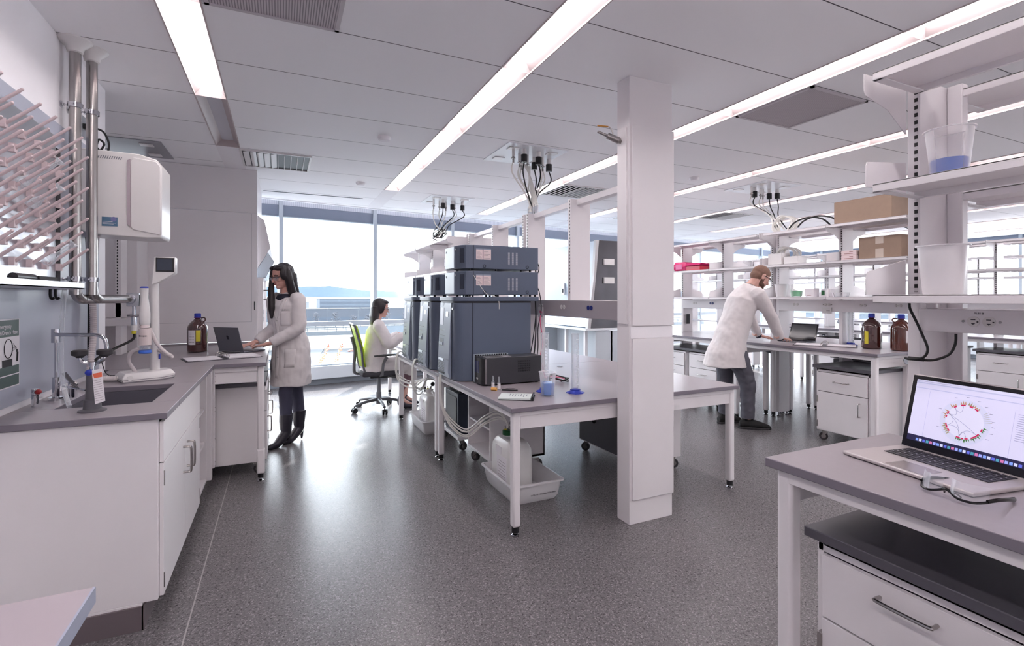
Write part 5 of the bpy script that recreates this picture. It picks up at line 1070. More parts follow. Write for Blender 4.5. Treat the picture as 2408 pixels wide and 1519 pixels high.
# emergency sign
t = thing('safety_sign', 'green and white emergency eyewash sign on the grey wall panel', 'sign', (-1.04, 2.76, 1.165))
b = MB(); b.box(-.0015, -.13, -.145, .001, .13, .145); b.m = 1; b.box(.001, -.125, .07, .0015, .125, .14); b.box(.001, -.125, -.14, .0015, .125, -.095); b.box(.001, -.125, -.09, .0015, .125, -.055)
b.build('sign_plate', [PAPER, mat('sign_green', (64, 84, 80), .5)], t)
text('Emergency', .026, PAPER, t, (.0018, 0, .106), (R(90), 0, R(90)), align='CENTER'); text('Eyewash/Drench Hose', .024, PAPER, t, (.0018, 0, .080), (R(90), 0, R(90)), align='CENTER')
b = MB(); b.tube([(.002, .03+.035*math.cos(a), .02+.04*math.sin(a)) for a in [k*PI/10 for k in range(21)]], .0016, 5, smooth=False)
b.box(.001, -.02, -.055, .002, .065, -.025); b.tube([(.002, .105, -.04), (.002, .108, .0)], .004, 6); b.box(.001, .10, -.0, .002, .117, .012)
b.m = 0
for k in range(4): b.tube([(.002, .10, .014+k*.002), (.002, .07, .01+k*.01)], .0008, 4)
b.build('pictogram', INK, t)
# dispenser
t = thing('water_dispenser', 'white water dispenser with screen, handset and ribbed hoses on the sink counter', 'water dispenser', (-.71, 3.62, .91))
b = MB(); b.T = Matrix.Translation((-.735, 3.63, .91)) @ Matrix.Rotation(R(-55+80), 4, 'Z')
pl = [(-.13, -.09), (.06, -.10), (.14, -.05), (.14, .05), (.06, .10), (-.13, .09)]
b.loft([[(x*.95, y*.95, 0) for x, y in pl], [(x, y, .012) for x, y in pl], [(x*1.0, y*1.0, .03) for x, y in pl], [(x*.86, y*.8, .055) for x, y in pl]]); bs = b.build('base', WHITE2, t, w=1, bev=.004)
b = MB(); b.T = Matrix.Translation((-.735, 3.63, .91)) @ Matrix.Rotation(R(25), 4, 'Z'); b.loft([[(x*.96, y*.96, .0) for x, y in pl], [(x*1.01, y*1.01, .018) for x, y in pl]]); b.m = 1; b.lathe((-.095, -.0915, .028), [(.014, -.003), (.014, .003)], 20, 1); b.build('base_skirt', [mat('grey_skirt', (140, 136, 142), .4), WHITE2], t, w=1)
b = MB(); b.tube([(-.690, 3.64, .95), (-.690, 3.64, 1.30), (-.692, 3.64, 1.535)], [.026, .023, .021], 16, sub=1); b.build('column', WHITE2, t, w=1)
b = MB(); b.prism([(-.70, 1.475), (-.665, 1.49), (-.585, 1.545), (-.580, 1.552), (-.580, 1.645), (-.685, 1.645), (-.695, 1.53)], 1, 3.60, 3.67); b.build('head', WHITE2, t, w=1, bev=.004)
b = MB(); b.box(-.678, 3.5985, 1.556, -.586, 3.602, 1.640); b.m = 1; b.box(-.672, 3.598, 1.564, -.597, 3.5988, 1.632); b.build('touch_screen', [BLACK, mat('dark_display', (62, 68, 80), .15)], t, w=1)
b = MB(); b.tube([(-.720, 3.53, 1.455), (-.720, 3.53, 1.40), (-.718, 3.53, 1.31), (-.718, 3.53, 1.255), (-.718, 3.53, 1.24)], [.021, .019, .027, .027, .022], 18, sub=3); b.build('handset', WHITE2, t, w=1)
b = MB(); b.lathe((-.720, 3.53, 1.456), [(.021, 0), (.021, .006), (.014, .009)], 20); b.build('handset_button', BLUE, t, w=1)
b = MB(); b.cyl((-.718, 3.53, 1.24), (-.717, 3.53, 1.225), .024, n=24); b.cyl((-.717, 3.53, 1.222), (-.716, 3.53, 1.125), .031, n=28); fb = b.build('final_filter', mat('blush_plastic', (222, 208, 206), .3), t, w=1)
text('Biopak', .014, INK, fb, (-.717+.71-.022, 3.4985-3.62, 1.175-.91), (R(90), 0, 0))
b = MB(); b.lathe((-.716, 3.53, 1.10), [(.010, .02), (.026, .0), (.026, .018), (.01, .025)], 20); b.build('bell_top', CLEARP, t, w=1)
b = MB(); b.lathe((-.716, 3.53, 1.075), [(.029, 0), (.033, .006), (.030, .020), (.022, .020)], 24); b.build('blue_ring', BLUEL, t, w=1)
ribbed([(-.745, 3.545, 1.105), (-.79, 3.56, 1.08), (-.805, 3.58, 1.03), (-.79, 3.60, .985), (-.775, 3.61, .955)], .011, HOSE, 'ribbed_hose', parent=t)
ribbed([(-.70, 3.56, 1.22), (-.665, 3.56, 1.13), (-.62, 3.55, 1.075), (-.585, 3.545, 1.05)], .011, HOSE, 'ribbed_hose', parent=t)
ribbed([(-.585, 3.545, 1.05), (-.60, 3.56, 1.045), (-.64, 3.60, 1.07), (-.675, 3.63, 1.085)], .010, HOSE, 'ribbed_hose', parent=t)
b = MB(); b.box(-.668, 3.62, 1.03, -.660, 3.65, 1.06); b.build('blue_latch', BLUE, t, w=1, bev=.002)
ribbed([(-.86, 3.60, .928), (-.92, 3.60, .93), (-.96, 3.60, .935)], .016, HOSE, 'ribbed_hose', 'short ribbed hose entering the dispenser base from the wall')
t = thing('water_detector', 'small white round sensor puck on the counter behind the dispenser base', 'sensor', (-.875, 3.84, .91))
b = MB(); b.lathe((0, 0, 0), [(.042, 0), (.042, .02), (.034, .026), (.001, .026)], 24); b.build('puck', WHITE2, t)
b = MB(); b.lathe((-.02, -.012, .026), [(.007, 0), (.007, .004)], 12); b.lathe((.02, -.012, .026), [(.007, 0), (.007, .004)], 12); b.build('screw', BLACK, t)
b = MB(); b.tube([(-.91, 3.83, .92), (-.96, 3.80, .93), (-.98, 3.78, 1.0), (-.99, 3.76, 1.08)], .0025, 6); tag(b.build('sensor_wire', CABLE), 'thin dark wire rising from the white sensor puck', 'wire')
# ---------------------------------------------------------------- people
SKIN = mat('skin_light', (214, 168, 154), .5, noise=.06, scale=30); SKINW = mat('skin_warm', (214, 164, 150), .5, noise=.06, scale=30)
COAT = mat('white_coat_cotton', (222, 216, 216), .8, noise=.05, scale=40, bump=.05, bscale=500)
HAIR = mat('dark_brown_hair', (46, 38, 42), .38, noise=.5, scale=30, bump=.4, bscale=60, stretch=(1, 1, .08))
DENIM = mat('dark_denim', (66, 66, 84), .8, bump=.1, bscale=600); GREYJ = mat('grey_jeans', (98, 98, 108), .85, bump=.1, bscale=500, noise=.2, scale=12)
BOOT = mat('dark_leather', (44, 42, 52), .35); SHOE = mat('black_sneaker', (30, 30, 32), .7); NAVY = mat('dark_top', (38, 38, 52), .8)
BUZZ = mat('buzzed_brown_hair', (140, 108, 94), .8, noise=.25, scale=80); BEARD = mat('brown_stubble', (112, 84, 72), .85, noise=.4, scale=90)
def frame(fwd, up=(0, 0, 1)):
    f = Vector(fwd).normalized(); l = Vector(up).cross(f).normalized(); u = f.cross(l)
    return Matrix((f, l, u)).transposed()
def TT(c, fwd): return Matrix.Translation(c) @ frame(fwd).to_4x4()
def ring(c, lat, fw, a, b_, n=22): return [Vector(c)+a*math.cos(2*PI*k/n)*Vector(lat)+b_*math.sin(2*PI*k/n)*Vector(fw) for k in range(n)]
def head(b, c, fwd, neck, sc=1.0, male=False):
    b.T = TT(c, fwd) @ Matrix.Scale(sc, 4)
    b.ell((-.014, 0, .030), (.096, .076, .084)); b.ell((.022, 0, -.030), (.066, .060, .084)); b.ell((.012, 0, -.062), (.062, .056, .044)); b.ell((.058, 0, -.092), (.026, .030, .020))
    b.tube([(.076, 0, .014), (.094, 0, -.012), (.106, 0, -.032)], [.009, .010, .011], 10, sub=2); b.ell((.103, .009, -.034), (.010, .008, .007)); b.ell((.103, -.009, -.034), (.010, .008, .007))
    for s in (-1, 1):
        b.ell((.070, s*.026, .020), (.016, .026, .009)); b.ell((.060, s*.038, -.022), (.022, .018, .018)); b.ell((-.006, s*.074, -.008), (.019, .009, .031))
    b.ell((.084, 0, -.057), (.010, .022, .006)); b.ell((.081, 0, -.067), (.011, .019, .007)); b.T = None
    u = frame(fwd); a = Vector(c)+u @ Vector((-.022, 0, -.05)); b.tube([a, (a+Vector(neck))/2, neck], [.056 if male else .048, .055 if male else .046, .062 if male else .052], 16)
def hand(b, w, d, pn, side, curl=.3, sc=1.0):
    x = Vector(d).normalized(); z = -Vector(pn).normalized(); y = z.cross(x).normalized(); z = x.cross(y)
    b.T = Matrix.Translation(w) @ Matrix((x, y, z)).transposed().to_4x4() @ Matrix.Scale(sc, 4)
    b.ell((.045, 0, 0), (.052, .040, .015)); b.ell((.07, 0, 0), (.028, .041, .012)); b.tube([(-.06, 0, 0), (0, 0, 0), (.03, 0, 0)], [.030, .027, .026], 12, flat=.75)
    for i, L_ in enumerate((.056, .070, .076, .066)):
        y0 = side*(-.034+.0225*i); ay = side*(-.20+.13*i); c1, c2 = curl*.5, curl*1.5
        p0 = (.080, y0, .002); p1 = (.080+L_*.45, y0+ay*L_*.45, -L_*.45*c1+.008); p2 = (p1[0]+L_*.32, p1[1]+ay*L_*.3, p1[2]-L_*.3*c2); p3 = (p2[0]+L_*.2, p2[1]+ay*L_*.2, p2[2]-L_*.3*c2)
        b.tube([(.05, y0*.8, 0), p0, p1, p2, p3], [.009, .0095, .0085, .0078, .0062], 10, sub=2)
    b.tube([(.018, side*.022, -.004), (.045, side*.048, -.008), (.068, side*.062, -.012), (.086, side*.066, -.016)], [.013, .0115, .0095, .0072], 10, sub=2); b.T = None
def solid(b, name, m, parent, vox=.006, sm=3, disp=0, dscale=.12, w=True):
    o = b.build(name, m, parent, w=w); r = o.modifiers.new('merge', 'REMESH'); r.mode = 'VOXEL'; r.voxel_size = vox; r.use_smooth_shade = True
    if disp:
        tx = bpy.data.textures.get('folds%g' % dscale) or bpy.data.textures.new('folds%g' % dscale, 'CLOUDS'); tx.noise_scale = dscale; tx.noise_depth = 2
        q = o.modifiers.new('folds', 'DISPLACE'); q.texture = tx; q.strength = disp; q.mid_level = .5; q.texture_coords = 'LOCAL'
        if disp > .015:
            t2_ = bpy.data.textures.get('creases') or bpy.data.textures.new('creases', 'MARBLE'); t2_.noise_scale = .16; t2_.turbulence = 9
            q = o.modifiers.new('creases', 'DISPLACE'); q.texture = t2_; q.strength = .006; q.mid_level = .5; q.texture_coords = 'LOCAL'
    s_ = o.modifiers.new('soften', 'SMOOTH'); s_.factor = .6; s_.iterations = sm
    return o
def glasses(parent, c, fwd, m=None, sc=1.0):
    m = m or BLACK; T = TT(c, fwd) @ Matrix.Scale(sc, 4); b = MB(); b.T = T
    for s in (-1, 1):
        b.tube([(.096, s*.006, .006), (.098, s*.03, .012), (.088, s*.058, .010), (.080, s*.068, .008), (.04, s*.080, .006), (-.01, s*.084, .004)], .0035, 7, sub=3)
    g = b.build('eyewear_frame', m, parent, w=1)
    b = MB(); b.T = T
    for s in (-1, 1):
        b.loft([[(.098, s*.006, .008), (.098, s*.034, .012), (.084, s*.066, .008)], [(.100, s*.010, -.010), (.099, s*.036, -.014), (.083, s*.066, -.008)], [(.096, s*.016, -.022), (.094, s*.038, -.026), (.080, s*.062, -.018)]], cap=False, closed=False)
    b.build('eyewear_lens', LENSM, g, w=1)
def eyes(parent, c, fwd, lipm):
    b = MB(); b.T = TT(c, fwd)
    for s in (-1, 1): b.ell((.074, s*.030, -.001), (.010, .013, .008))
    b.m = 1
    for s in (-1, 1): b.ell((.080, s*.030, -.003), (.0055, .0055, .0055)); 
    b.build('eyes', [mat('eye_white', (190, 184, 184), .3), mat('eye_dark', (40, 32, 30), .2)], parent, w=1)
    b = MB(); b.T = TT(c, fwd)
    for s in (-1, 1): b.tube([(.086, s*.012, .022), (.086, s*.032, .027), (.072, s*.050, .022)], .0032, 6)
    b.build('eyebrows', HAIR, parent, w=1)
    b = MB(); b.T = TT(c, fwd); b.ell((.0875, 0, -.0575), (.009, .019, .0048)); b.ell((.0855, 0, -.066), (.009, .016, .005)); b.build('lips', lipm, parent, w=1)
V = Vector
def onto(coat, root, pts, d, off=.005):
    """drop points onto the coat surface along direction d"""
    dg = bpy.context.evaluated_depsgraph_get(); ev = coat.evaluated_get(dg); out = []; L0 = V(root.location); d = V(d).normalized(); last = None
    for p in pts:
        q = V(p)-L0-d*.4; ok, h, n_, i = ev.ray_cast(q, d, distance=.9)
        if ok: last = (h-(q+d*.4)).dot(d)
        out.append(((h if ok else (q+d*.4)+d*(last or 0))-d*off)+L0)
    return out
def cloth_patch(name, coat, root, corners, d, nx=5, ny=5, m=None, off=.005, th=.003):
    a, b_, c, e = [V(k) for k in corners]; P = []
    for j in range(ny+1):
        for i in range(nx+1): u, v = i/nx, j/ny; P.append((a*(1-u)+b_*u)*(1-v)+(e*(1-u)+c*u)*v)
    P = onto(coat, root, P, d, off); b = MB(); b.add(P, [(j*(nx+1)+i, j*(nx+1)+i+1, (j+1)*(nx+1)+i+1, (j+1)*(nx+1)+i) for j in range(ny) for i in range(nx)])
    o = b.build(name, m or COAT, root, w=1); q = o.modifiers.new('thick', 'SOLIDIFY'); q.thickness = th; return o
def mixv(a, b_, t): return V(a)*(1-t)+V(b_)*t
# --- standing woman
f = V((-.72, -.69, 0)).normalized(); l = V((-f.y, f.x, 0))
t = thing('person', 'standing woman with long dark hair in white lab coat typing on a laptop', 'person', (.10, 5.26, 0))
pel = V((.10, 5.25, .95)); nb = V((.045, 5.225, 1.425)); hc = V((.012, 5.19, 1.605)); hf = V((-.80, -.52, -.26))
Ls, Rs = nb+l*.155+V((0, 0, -.05)), nb-l*.155+V((0, 0, -.05))
Le, Re = V((.155, 5.06, 1.12)), V((-.05, 5.41, 1.12)); Lw, Rw = V((-.075, 5.065, .985)), V((-.20, 5.30, .985))
Lh, Rh = V((-.24, 5.13, .945)), V((-.335, 5.22, .945))
LA, RA = V((.045, 5.195, .13)), V((.165, 5.325, .13))
def legs(b, r, hipw=.085):
    for s, A, K in ((1, LA, LK), (-1, RA, RK)):
        h = pel+l*s*hipw-V((0, 0, .04)); b.tube([h, mixv(h, K, .5), K, mixv(K, A, .4), A], r, 16)
LK, RK = V((.045, 5.165, .53)), V((.135, 5.30, .53))
b = MB(); head(b, hc, hf, nb); 
b.loft([ring(pel-V((0, 0, .08)), l, f, .14, .10), ring(pel+V((0, 0, .05)), l, f, .15, .10), ring(mixv(pel, nb, .45), l, f, .12, .09), ring(mixv(pel, nb, .75), l, f, .15, .10), ring(nb-V((0, 0, .04)), l, f, .13, .07), ring(nb, l, f, .06, .05)])
for S0, E0, W0 in ((Ls, Le, Lw), (Rs, Re, Rw)): b.tube([S0, E0, W0], [.045, .038, .027], 12, sub=4)
hand(b, Lw+(Lh-Lw)*.15, Lh-Lw, (0, 0, -1), -1, .25); hand(b, Rw+(Rh-Rw)*.15, Rh-Rw, (0, 0, -1), 1, .25)
legs(b, [.070, .062, .045, .042, .026])
for s, A in ((1, LA), (-1, RA)): b.tube([A, A+f*.06-V((0, 0, .06)), A+f*.14-V((0, 0, .105))], [.024, .020, .012], 10)
solid(b, 'body', SKINW, t, .0045, 3)
eyes(t, hc, hf, mat('rose_lips', (178, 96, 100), .4)); glasses(t, hc, hf, mat('dark_frame', (50, 44, 54), .3))
b = MB(); b.T = TT(hc, hf)
b.ell((-.030, 0, .034), (.098, .088, .090)); b.ell((-.05, 0, -.02), (.075, .086, .09)); b.ell((.022, -.03, .088), (.062, .05, .024)); b.ell((.022, .035, .086), (.062, .05, .026)); b.ell((.02, .074, .02), (.045, .018, .06)); b.ell((.025, -.074, .01), (.045, .018, .06)); b.T = None
back = hc-f*.085
b.loft([ring(back+f*.05+V((0, 0, .08)), l, f, .05, .05), ring(back+f*.01+V((0, 0, .02)), l, f, .090, .065), ring(back+V((0, 0, -.08)), l, f, .098, .060), ring(back-f*.020+V((0, 0, -.17)), l, f, .105, .050), ring(back-f*.045+l*.01+V((0, 0, -.26)), l, f, .100, .034), ring(back-f*.058+l*.01+V((0, 0, -.36)), l, f, .07, .018), ring(back-f*.060+l*.01+V((0, 0, -.40)), l, f, .03, .010)])
for s, ln, ou in ((-1, .44, .07), (1, .25, .083)):
    p = hc+l*s*ou; 
    if s < 0: b.tube([p+V((0, 0, .05))+f*.05, p+f*.055+V((0, 0, -.05)), p+f*.06+V((0, 0, -.17)), p+f*.075-l*s*.02+V((0, 0, -.30)), p+f*.085-l*s*.03+V((0, 0, -.40))], [.018, .026, .030, .032, .010], 12, sub=4)
    else: b.tube([p+V((0, 0, .06))+f*.0-l*.02, p-f*.005+V((0, 0, -.04)), p-f*.035+l*.0+V((0, 0, -.13)), p-f*.075+l*.005+V((0, 0, -.23)), p-f*.11-l*.0+V((0, 0, -.30))], [.03, .036, .040, .034, .015], 14, sub=4)
solid(b, 'hair', HAIR, t, .006, 3)
b = MB(); b.loft([ring(nb-V((0, 0, .14))+f*.02, l, f, .11, .085), ring(nb-V((0, 0, .02))+f*.012, l, f, .085, .07), ring(nb+V((0, 0, .012))+f*.008, l, f, .062, .058)]); solid(b, 'dark_top', NAVY, t, .008, 2)
b = MB()
top = nb-V((0, 0, .035)); bk = -f
b.loft([ring(V((.09, 5.235, .565)), l, f, .185, .165), ring(V((.09, 5.24, .72)), l, f, .190, .168), ring(pel+V((0, 0, -.03))+f*.01, l, f, .185, .158), ring(mixv(pel, nb, .25), l, f, .158, .128), ring(mixv(pel, nb, .55)+f*.01, l, f, .160, .132), ring(mixv(pel, nb, .8)+f*.005, l, f, .172, .118), ring(top-f*.01, l, f, .135, .085), ring(top-f*.02+V((0, 0, .035)), l, f, .068, .058)])
for S0, E0, W0 in ((Ls, Le, Lw), (Rs, Re, Rw)): b.tube([mixv(S0, nb, .35), S0, mixv(S0, E0, .5), E0, mixv(E0, W0, .6), W0], [.06, .070, .066, .060, .052, .044], 16, sub=3)
ct = solid(b, 'lab_coat', COAT, t, .008, 4, .022, .11)
def up(h): return V((0, 0, h))
cc = nb+f*.01
for s in (-1, 1):
    cloth_patch('lapel', ct, t, (cc+l*s*.060+up(.0), cc+l*s*.085+up(-.05), cc+l*s*.075+up(-.115), cc+l*s*.012+up(-.22)) if s > 0 else (cc+l*s*.060+up(.0), cc+l*s*.085+up(-.05), cc+l*s*.075+up(-.115), cc+l*s*.006+up(-.22)), -f, off=.004)
b = MB(); b.loft([ring(nb-f*.008+up(-.005), l, f, .074, .066), ring(nb-f*.012+up(.028), l, f, .066, .058)], cap=False); cl = b.build('collar', COAT, t, w=1); q = cl.modifiers.new('thick', 'SOLIDIFY'); q.thickness = .006
P0 = mixv(pel, nb, .60)+l*.080
cloth_patch('chest_pocket', ct, t, (P0-l*.048+up(-.10), P0+l*.048+up(-.10), P0+l*.048+up(.035), P0-l*.048+up(.035)), -f, off=.003)
cloth_patch('front_placket', ct, t, (pel-l*.02+up(-.30), pel+l*.015+up(-.30), nb+l*.015+up(-.24), nb-l*.02+up(-.24)), -f, 3, 16, off=.002)
cloth_patch('hip_pocket', ct, t, (pel+l*.07+up(-.20), pel+l*.15+up(-.20), pel+l*.15+up(-.03), pel+l*.07+up(-.03)), -f, off=.003)
tx = text('ACCELERON', .0155, INK, t, (0, 0, 0), (0, 0, 0), 0)
O0 = P0-l*.055+up(.045); P = onto(ct, t, [O0+l*v.co.x+up(v.co.y) for v in tx.data.vertices], -f, .004)
for v, p in zip(tx.data.vertices, P): v.co = V(p)-V(t.location)
b = MB(); BP = onto(ct, t, [mixv(pel, nb, .50-.24*k)-l*.003 for k in range(4)], -f, .004)
for p in BP: b.ell(p, (.008, .008, .008), 10, 6)
b.build('buttons', mat('pearl_button', (196, 190, 190), .3), t, w=1)
b = MB(); LA0, RA0 = LA, RA; LA, RA = LA+V((0, 0, .13)), RA+V((0, 0, .13)); legs(b, [.088, .082, .062, .060, .054]); LA, RA = LA0, RA0; b.loft([ring(pel-V((0, 0, .10)), l, f, .15, .11), ring(pel, l, f, .15, .11)]); solid(b, 'trousers', DENIM, t, .007, 3, .008, .05)
for s, A in ((1, LA), (-1, RA)):
    fd = V((-.77, -.63, 0)).normalized()
    b = MB(); b.tube([A+V((.005, .0, .17)), A+V((0, 0, .10)), A+V((0, 0, .04)), A-V((0, 0, .01)), A+fd*.045-V((0, 0, .055)), A+fd*.10-V((0, 0, .098)), A+fd*.165-V((0, 0, .108)), A+fd*.20-V((0, 0, .112))], [.063, .060, .053, .047, .044, .036, .028, .010], 14, sub=3)
    b.tube([A-fd*.02-V((0, 0, .03)), A-fd*.032-V((0, 0, .08)), A-fd*.03-V((0, 0, .122))], [.030, .016, .009], 10, sub=2)
    solid(b, 'ankle_boot', BOOT, t, .005, 2)
# --- leaning man
f = V((.93, -.36, 0)).normalized(); l = V((-f.y, f.x, 0))
t = thing('person', 'bald bearded man in white lab coat leaning on the bench with his arm straight', 'person', (4.42, 3.88, 0))
pel = V((4.37, 3.87, .95)); nb = V((4.575, 3.79, 1.50)); hc = V((4.70, 3.735, 1.625)); hf = V((.78, -.34, -.52))
sp_ = (nb-pel).normalized(); fp = (f-sp_*f.dot(sp_)).normalized()
Rs, Ls = nb-l*.185+V((.0, 0, -.075)), nb+l*.185+V((0, 0, -.075))
Re, Le = V((4.665, 3.585, 1.20)), V((4.79, 3.965, 1.19)); Rw, Lw = V((4.825, 3.605, .975)), V((4.93, 3.95, .975)); Rh, Lh = V((4.99, 3.62, .935)), V((5.08, 3.92, .935))
RA, LA = V((4.535, 3.765, .11)), V((4.50, 4.04, .11)); RK, LK = V((4.50, 3.74, .49)), V((4.46, 4.00, .50))
b = MB(); head(b, hc, hf, nb, 1.02, True)
b.loft([ring(pel-V((0, 0, .08)), l, f, .15, .11), ring(pel+V((0, 0, .05)), l, f, .16, .11), ring(mixv(pel, nb, .45), l, fp, .15, .11), ring(mixv(pel, nb, .78), l, fp, .18, .12), ring(nb-V((.01, 0, .05)), l, fp, .16, .085), ring(nb, l, fp, .075, .06)])
for S0, E0, W0 in ((Ls, Le, Lw), (Rs, Re, Rw)): b.tube([S0, E0, W0], [.052, .044, .031], 12, sub=4)
hand(b, Rw, Rh-Rw, (0, 0, -1), 1, .22, 1.08); hand(b, Lw, Lh-Lw, (0, 0, -1), -1, .22, 1.08)
legs(b, [.080, .074, .055, .050, .032], .09)
for A in (LA, RA): b.tube([A, A+f*.05-V((0, 0, .055)), A+f*.10-V((0, 0, .07))], [.030, .024, .018], 10)
solid(b, 'body', SKIN, t, .005, 3)
eyes(t, hc, hf, mat('pale_lips', (170, 112, 106), .5)); glasses(t, hc, hf, BLACK, 1.03)
b = MB(); b.T = TT(hc, hf) @ Matrix.Scale(1.02, 4); b.ell((-.016, 0, .034), (.0975, .0775, .0845)); b.ell((-.050, 0, -.01), (.062, .073, .06)); solid(b, 'cropped_hair', BUZZ, t, .006, 2)
b = MB(); b.T = TT(hc, hf) @ Matrix.Scale(1.02, 4); b.ell((.016, 0, -.066), (.0625, .0585, .042)); b.ell((.060, 0, -.094), (.029, .033, .023)); b.ell((.010, .052, -.04), (.018, .013, .035)); b.ell((.010, -.052, -.04), (.018, .013, .035)); b.ell((.084, 0, -.049), (.012, .026, .006)); solid(b, 'beard', BEARD, t, .005, 2)
b = MB()
hemc = V((4.335, 3.885, .665))
b.loft([ring(hemc, l, f, .235, .225), ring(hemc+V((.01, 0, .15)), l, f, .222, .198), ring(pel+V((0, 0, -.02)), l, f, .205, .165), ring(mixv(pel, nb, .25), l, fp, .19, .152), ring(mixv(pel, nb, .5), l, fp, .20, .150), ring(mixv(pel, nb, .75)-fp*.01, l, fp, .215, .142), ring(nb-sp_*.05-fp*.015, l, fp, .175, .10), ring(nb-fp*.02+sp_*.02, l, fp, .082, .068)])
for S0, E0, W0 in ((Ls, Le, Lw), (Rs, Re, Rw)): b.tube([mixv(S0, nb, .35), S0, mixv(S0, E0, .5), E0, mixv(E0, W0, .6), W0], [.075, .084, .073, .062, .054, .047], 16, sub=3)
solid(b, 'lab_coat', COAT, t, .008, 4, .022, .14)
b = MB(); b.loft([ring(nb-fp*.012+sp_*.0, l, fp, .080, .070), ring(nb-fp*.004+sp_*.035, l, fp, .072, .066)], cap=False); cl = b.build('collar', COAT, t, w=1); q = cl.modifiers.new('thick', 'SOLIDIFY'); q.thickness = .006
b = MB(); b.loft([ring(nb+sp_*.030, l, fp, .069, .062), ring(nb+sp_*.041, l, fp, .064, .058)], cap=False); b.build('shirt_neckline', NAVY, t, w=1)
for W0, E0 in ((Rw, Re), (Lw, Le)):
    d_ = (W0-E0).normalized(); b = MB(); b.cyl(W0-d_*.01, W0+d_*.022, .037, .034, 18); b.build('shirt_cuff', NAVY, t, w=1)
b = MB(); legs(b, [.105, .100, .078, .074, .066], .09); b.loft([ring(pel-V((0, 0, .12)), l, f, .17, .13), ring(pel, l, f, .17, .13)]); solid(b, 'trousers', GREYJ, t, .008, 3, .020, .07)
for A, fd in ((RA, V((.80, -.60, 0))), (LA, V((.98, -.12, 0)))):
    b = MB(); sd = V((-fd.y, fd.x, 0))
    b.loft([ring(A-fd*.085-V((0, 0, .062)), sd, V((0, 0, 1)), .030, .030), ring(A-fd*.03-V((0, 0, .05)), sd, V((0, 0, 1)), .042, .052), ring(A+fd*.05-V((0, 0, .056)), sd, V((0, 0, 1)), .046, .048), ring(A+fd*.14-V((0, 0, .070)), sd, V((0, 0, 1)), .052, .034), ring(A+fd*.20-V((0, 0, .080)), sd, V((0, 0, 1)), .040, .022), ring(A+fd*.225-V((0, 0, .085)), sd, V((0, 0, 1)), .015, .012)])
    s_ = solid(b, 'sneaker', SHOE, t, .006, 2)
    b = MB(); pts = [A-fd*.10, A-fd*.08+sd*.035, A+sd*.042, A+fd*.12+sd*.052, A+fd*.20+sd*.040, A+fd*.235, A+fd*.20-sd*.040, A+fd*.12-sd*.052, A-sd*.042, A-fd*.08-sd*.035]
    b.prism([(p.x, p.y) for p in pts], 2, 0, .022); b.build('sole', RUBBER, s_, w=1, bev=.004)
# --- seated woman
f = V((1, -.04, 0)).normalized(); l = V((-f.y, f.x, 0))
t = thing('person', 'seated woman in white lab coat, in profile on the green backed chair', 'person', (1.1, 6.36, 0))
pel = V((1.06, 6.36, .58)); nb = V((1.10, 6.36, 1.10)); hc = V((1.145, 6.355, 1.27)); hf = V((.95, -.12, -.22))
Rs, Ls = nb-l*.165-V((0, 0, .05)), nb+l*.165-V((0, 0, .05))
Re, Le = V((1.20, 6.15, .83)), V((1.20, 6.57, .83)); Rw, Lw = V((1.40, 6.19, .93)), V((1.40, 6.52, .93))
b = MB(); head(b, hc, hf, nb, .97)
b.loft([ring(pel-V((0, 0, .08)), l, f, .15, .11), ring(pel+V((0, 0, .05)), l, f, .15, .11), ring(mixv(pel, nb, .45), l, f, .12, .09), ring(mixv(pel, nb, .75), l, f, .15, .10), ring(nb-V((0, 0, .04)), l, f, .13, .07), ring(nb, l, f, .06, .05)])
for S0, E0, W0 in ((Ls, Le, Lw), (Rs, Re, Rw)): b.tube([S0, E0, W0], [.045, .038, .027], 12, sub=4); 
hand(b, Rw, (1, .1, .05), (0, 0, -1), 1, .4, .95); hand(b, Lw, (1, -.1, .05), (0, 0, -1), -1, .4, .95)
SL = []
for s in (-1, 1):
    h = pel+l*s*.08-V((0, 0, .02)); K = V((1.50, 6.36+s*.09, .545)); A = V((1.42+.04*s, 6.36+s*.09, .12)); SL.append((h, K, A, s)); b.tube([h, K, mixv(K, A, .4), A], [.075, .055, .048, .033], 14, sub=4); b.tube([A, A+V((.07, 0, -.05)), A+V((.14, 0, -.08))], [.033, .03, .02], 10)
solid(b, 'body', SKIN, t, .0055, 3); eyes(t, hc, hf, mat('rose_lips', (178, 96, 100), .4)); glasses(t, hc, hf, mat('clear_frame', (150, 150, 160), .3))
b = MB(); b.T = TT(hc, hf); b.ell((-.030, 0, .034), (.098, .088, .090)); b.ell((-.055, 0, -.03), (.068, .084, .09)); b.ell((.02, 0, .086), (.058, .07, .026)); b.ell((.0, .076, -.0), (.04, .016, .07)); b.ell((.0, -.076, -.0), (.04, .016, .07)); b.T = None
b.loft([ring(hc-f*.07+V((0, 0, .02)), l, f, .09, .06), ring(hc-f*.085-V((0, 0, .10)), l, f, .11, .06), ring(hc-f*.095-V((0, 0, .19)), l, f, .10, .045), ring(hc-f*.11-V((0, 0, .225)), l, f, .06, .02)]); solid(b, 'hair', HAIR, t, .006, 3)
b = MB()
b.loft([ring(pel-V((.0, 0, .10)), l, f, .19, .15), ring(pel+V((0, 0, .02)), l, f, .185, .15), ring(mixv(pel, nb, .45), l, f, .165, .14), ring(mixv(pel, nb, .75), l, f, .175, .13), ring(nb-V((0, 0, .04)), l, f, .14, .09), ring(nb+V((0, 0, .01)), l, f, .065, .06)])
for S0, E0, W0 in ((Ls, Le, Lw), (Rs, Re, Rw)): b.tube([mixv(S0, nb, .35), S0, mixv(S0, E0, .5), E0, mixv(E0, W0, .6), W0], [.062, .075, .07, .064, .055, .046], 16, sub=3)
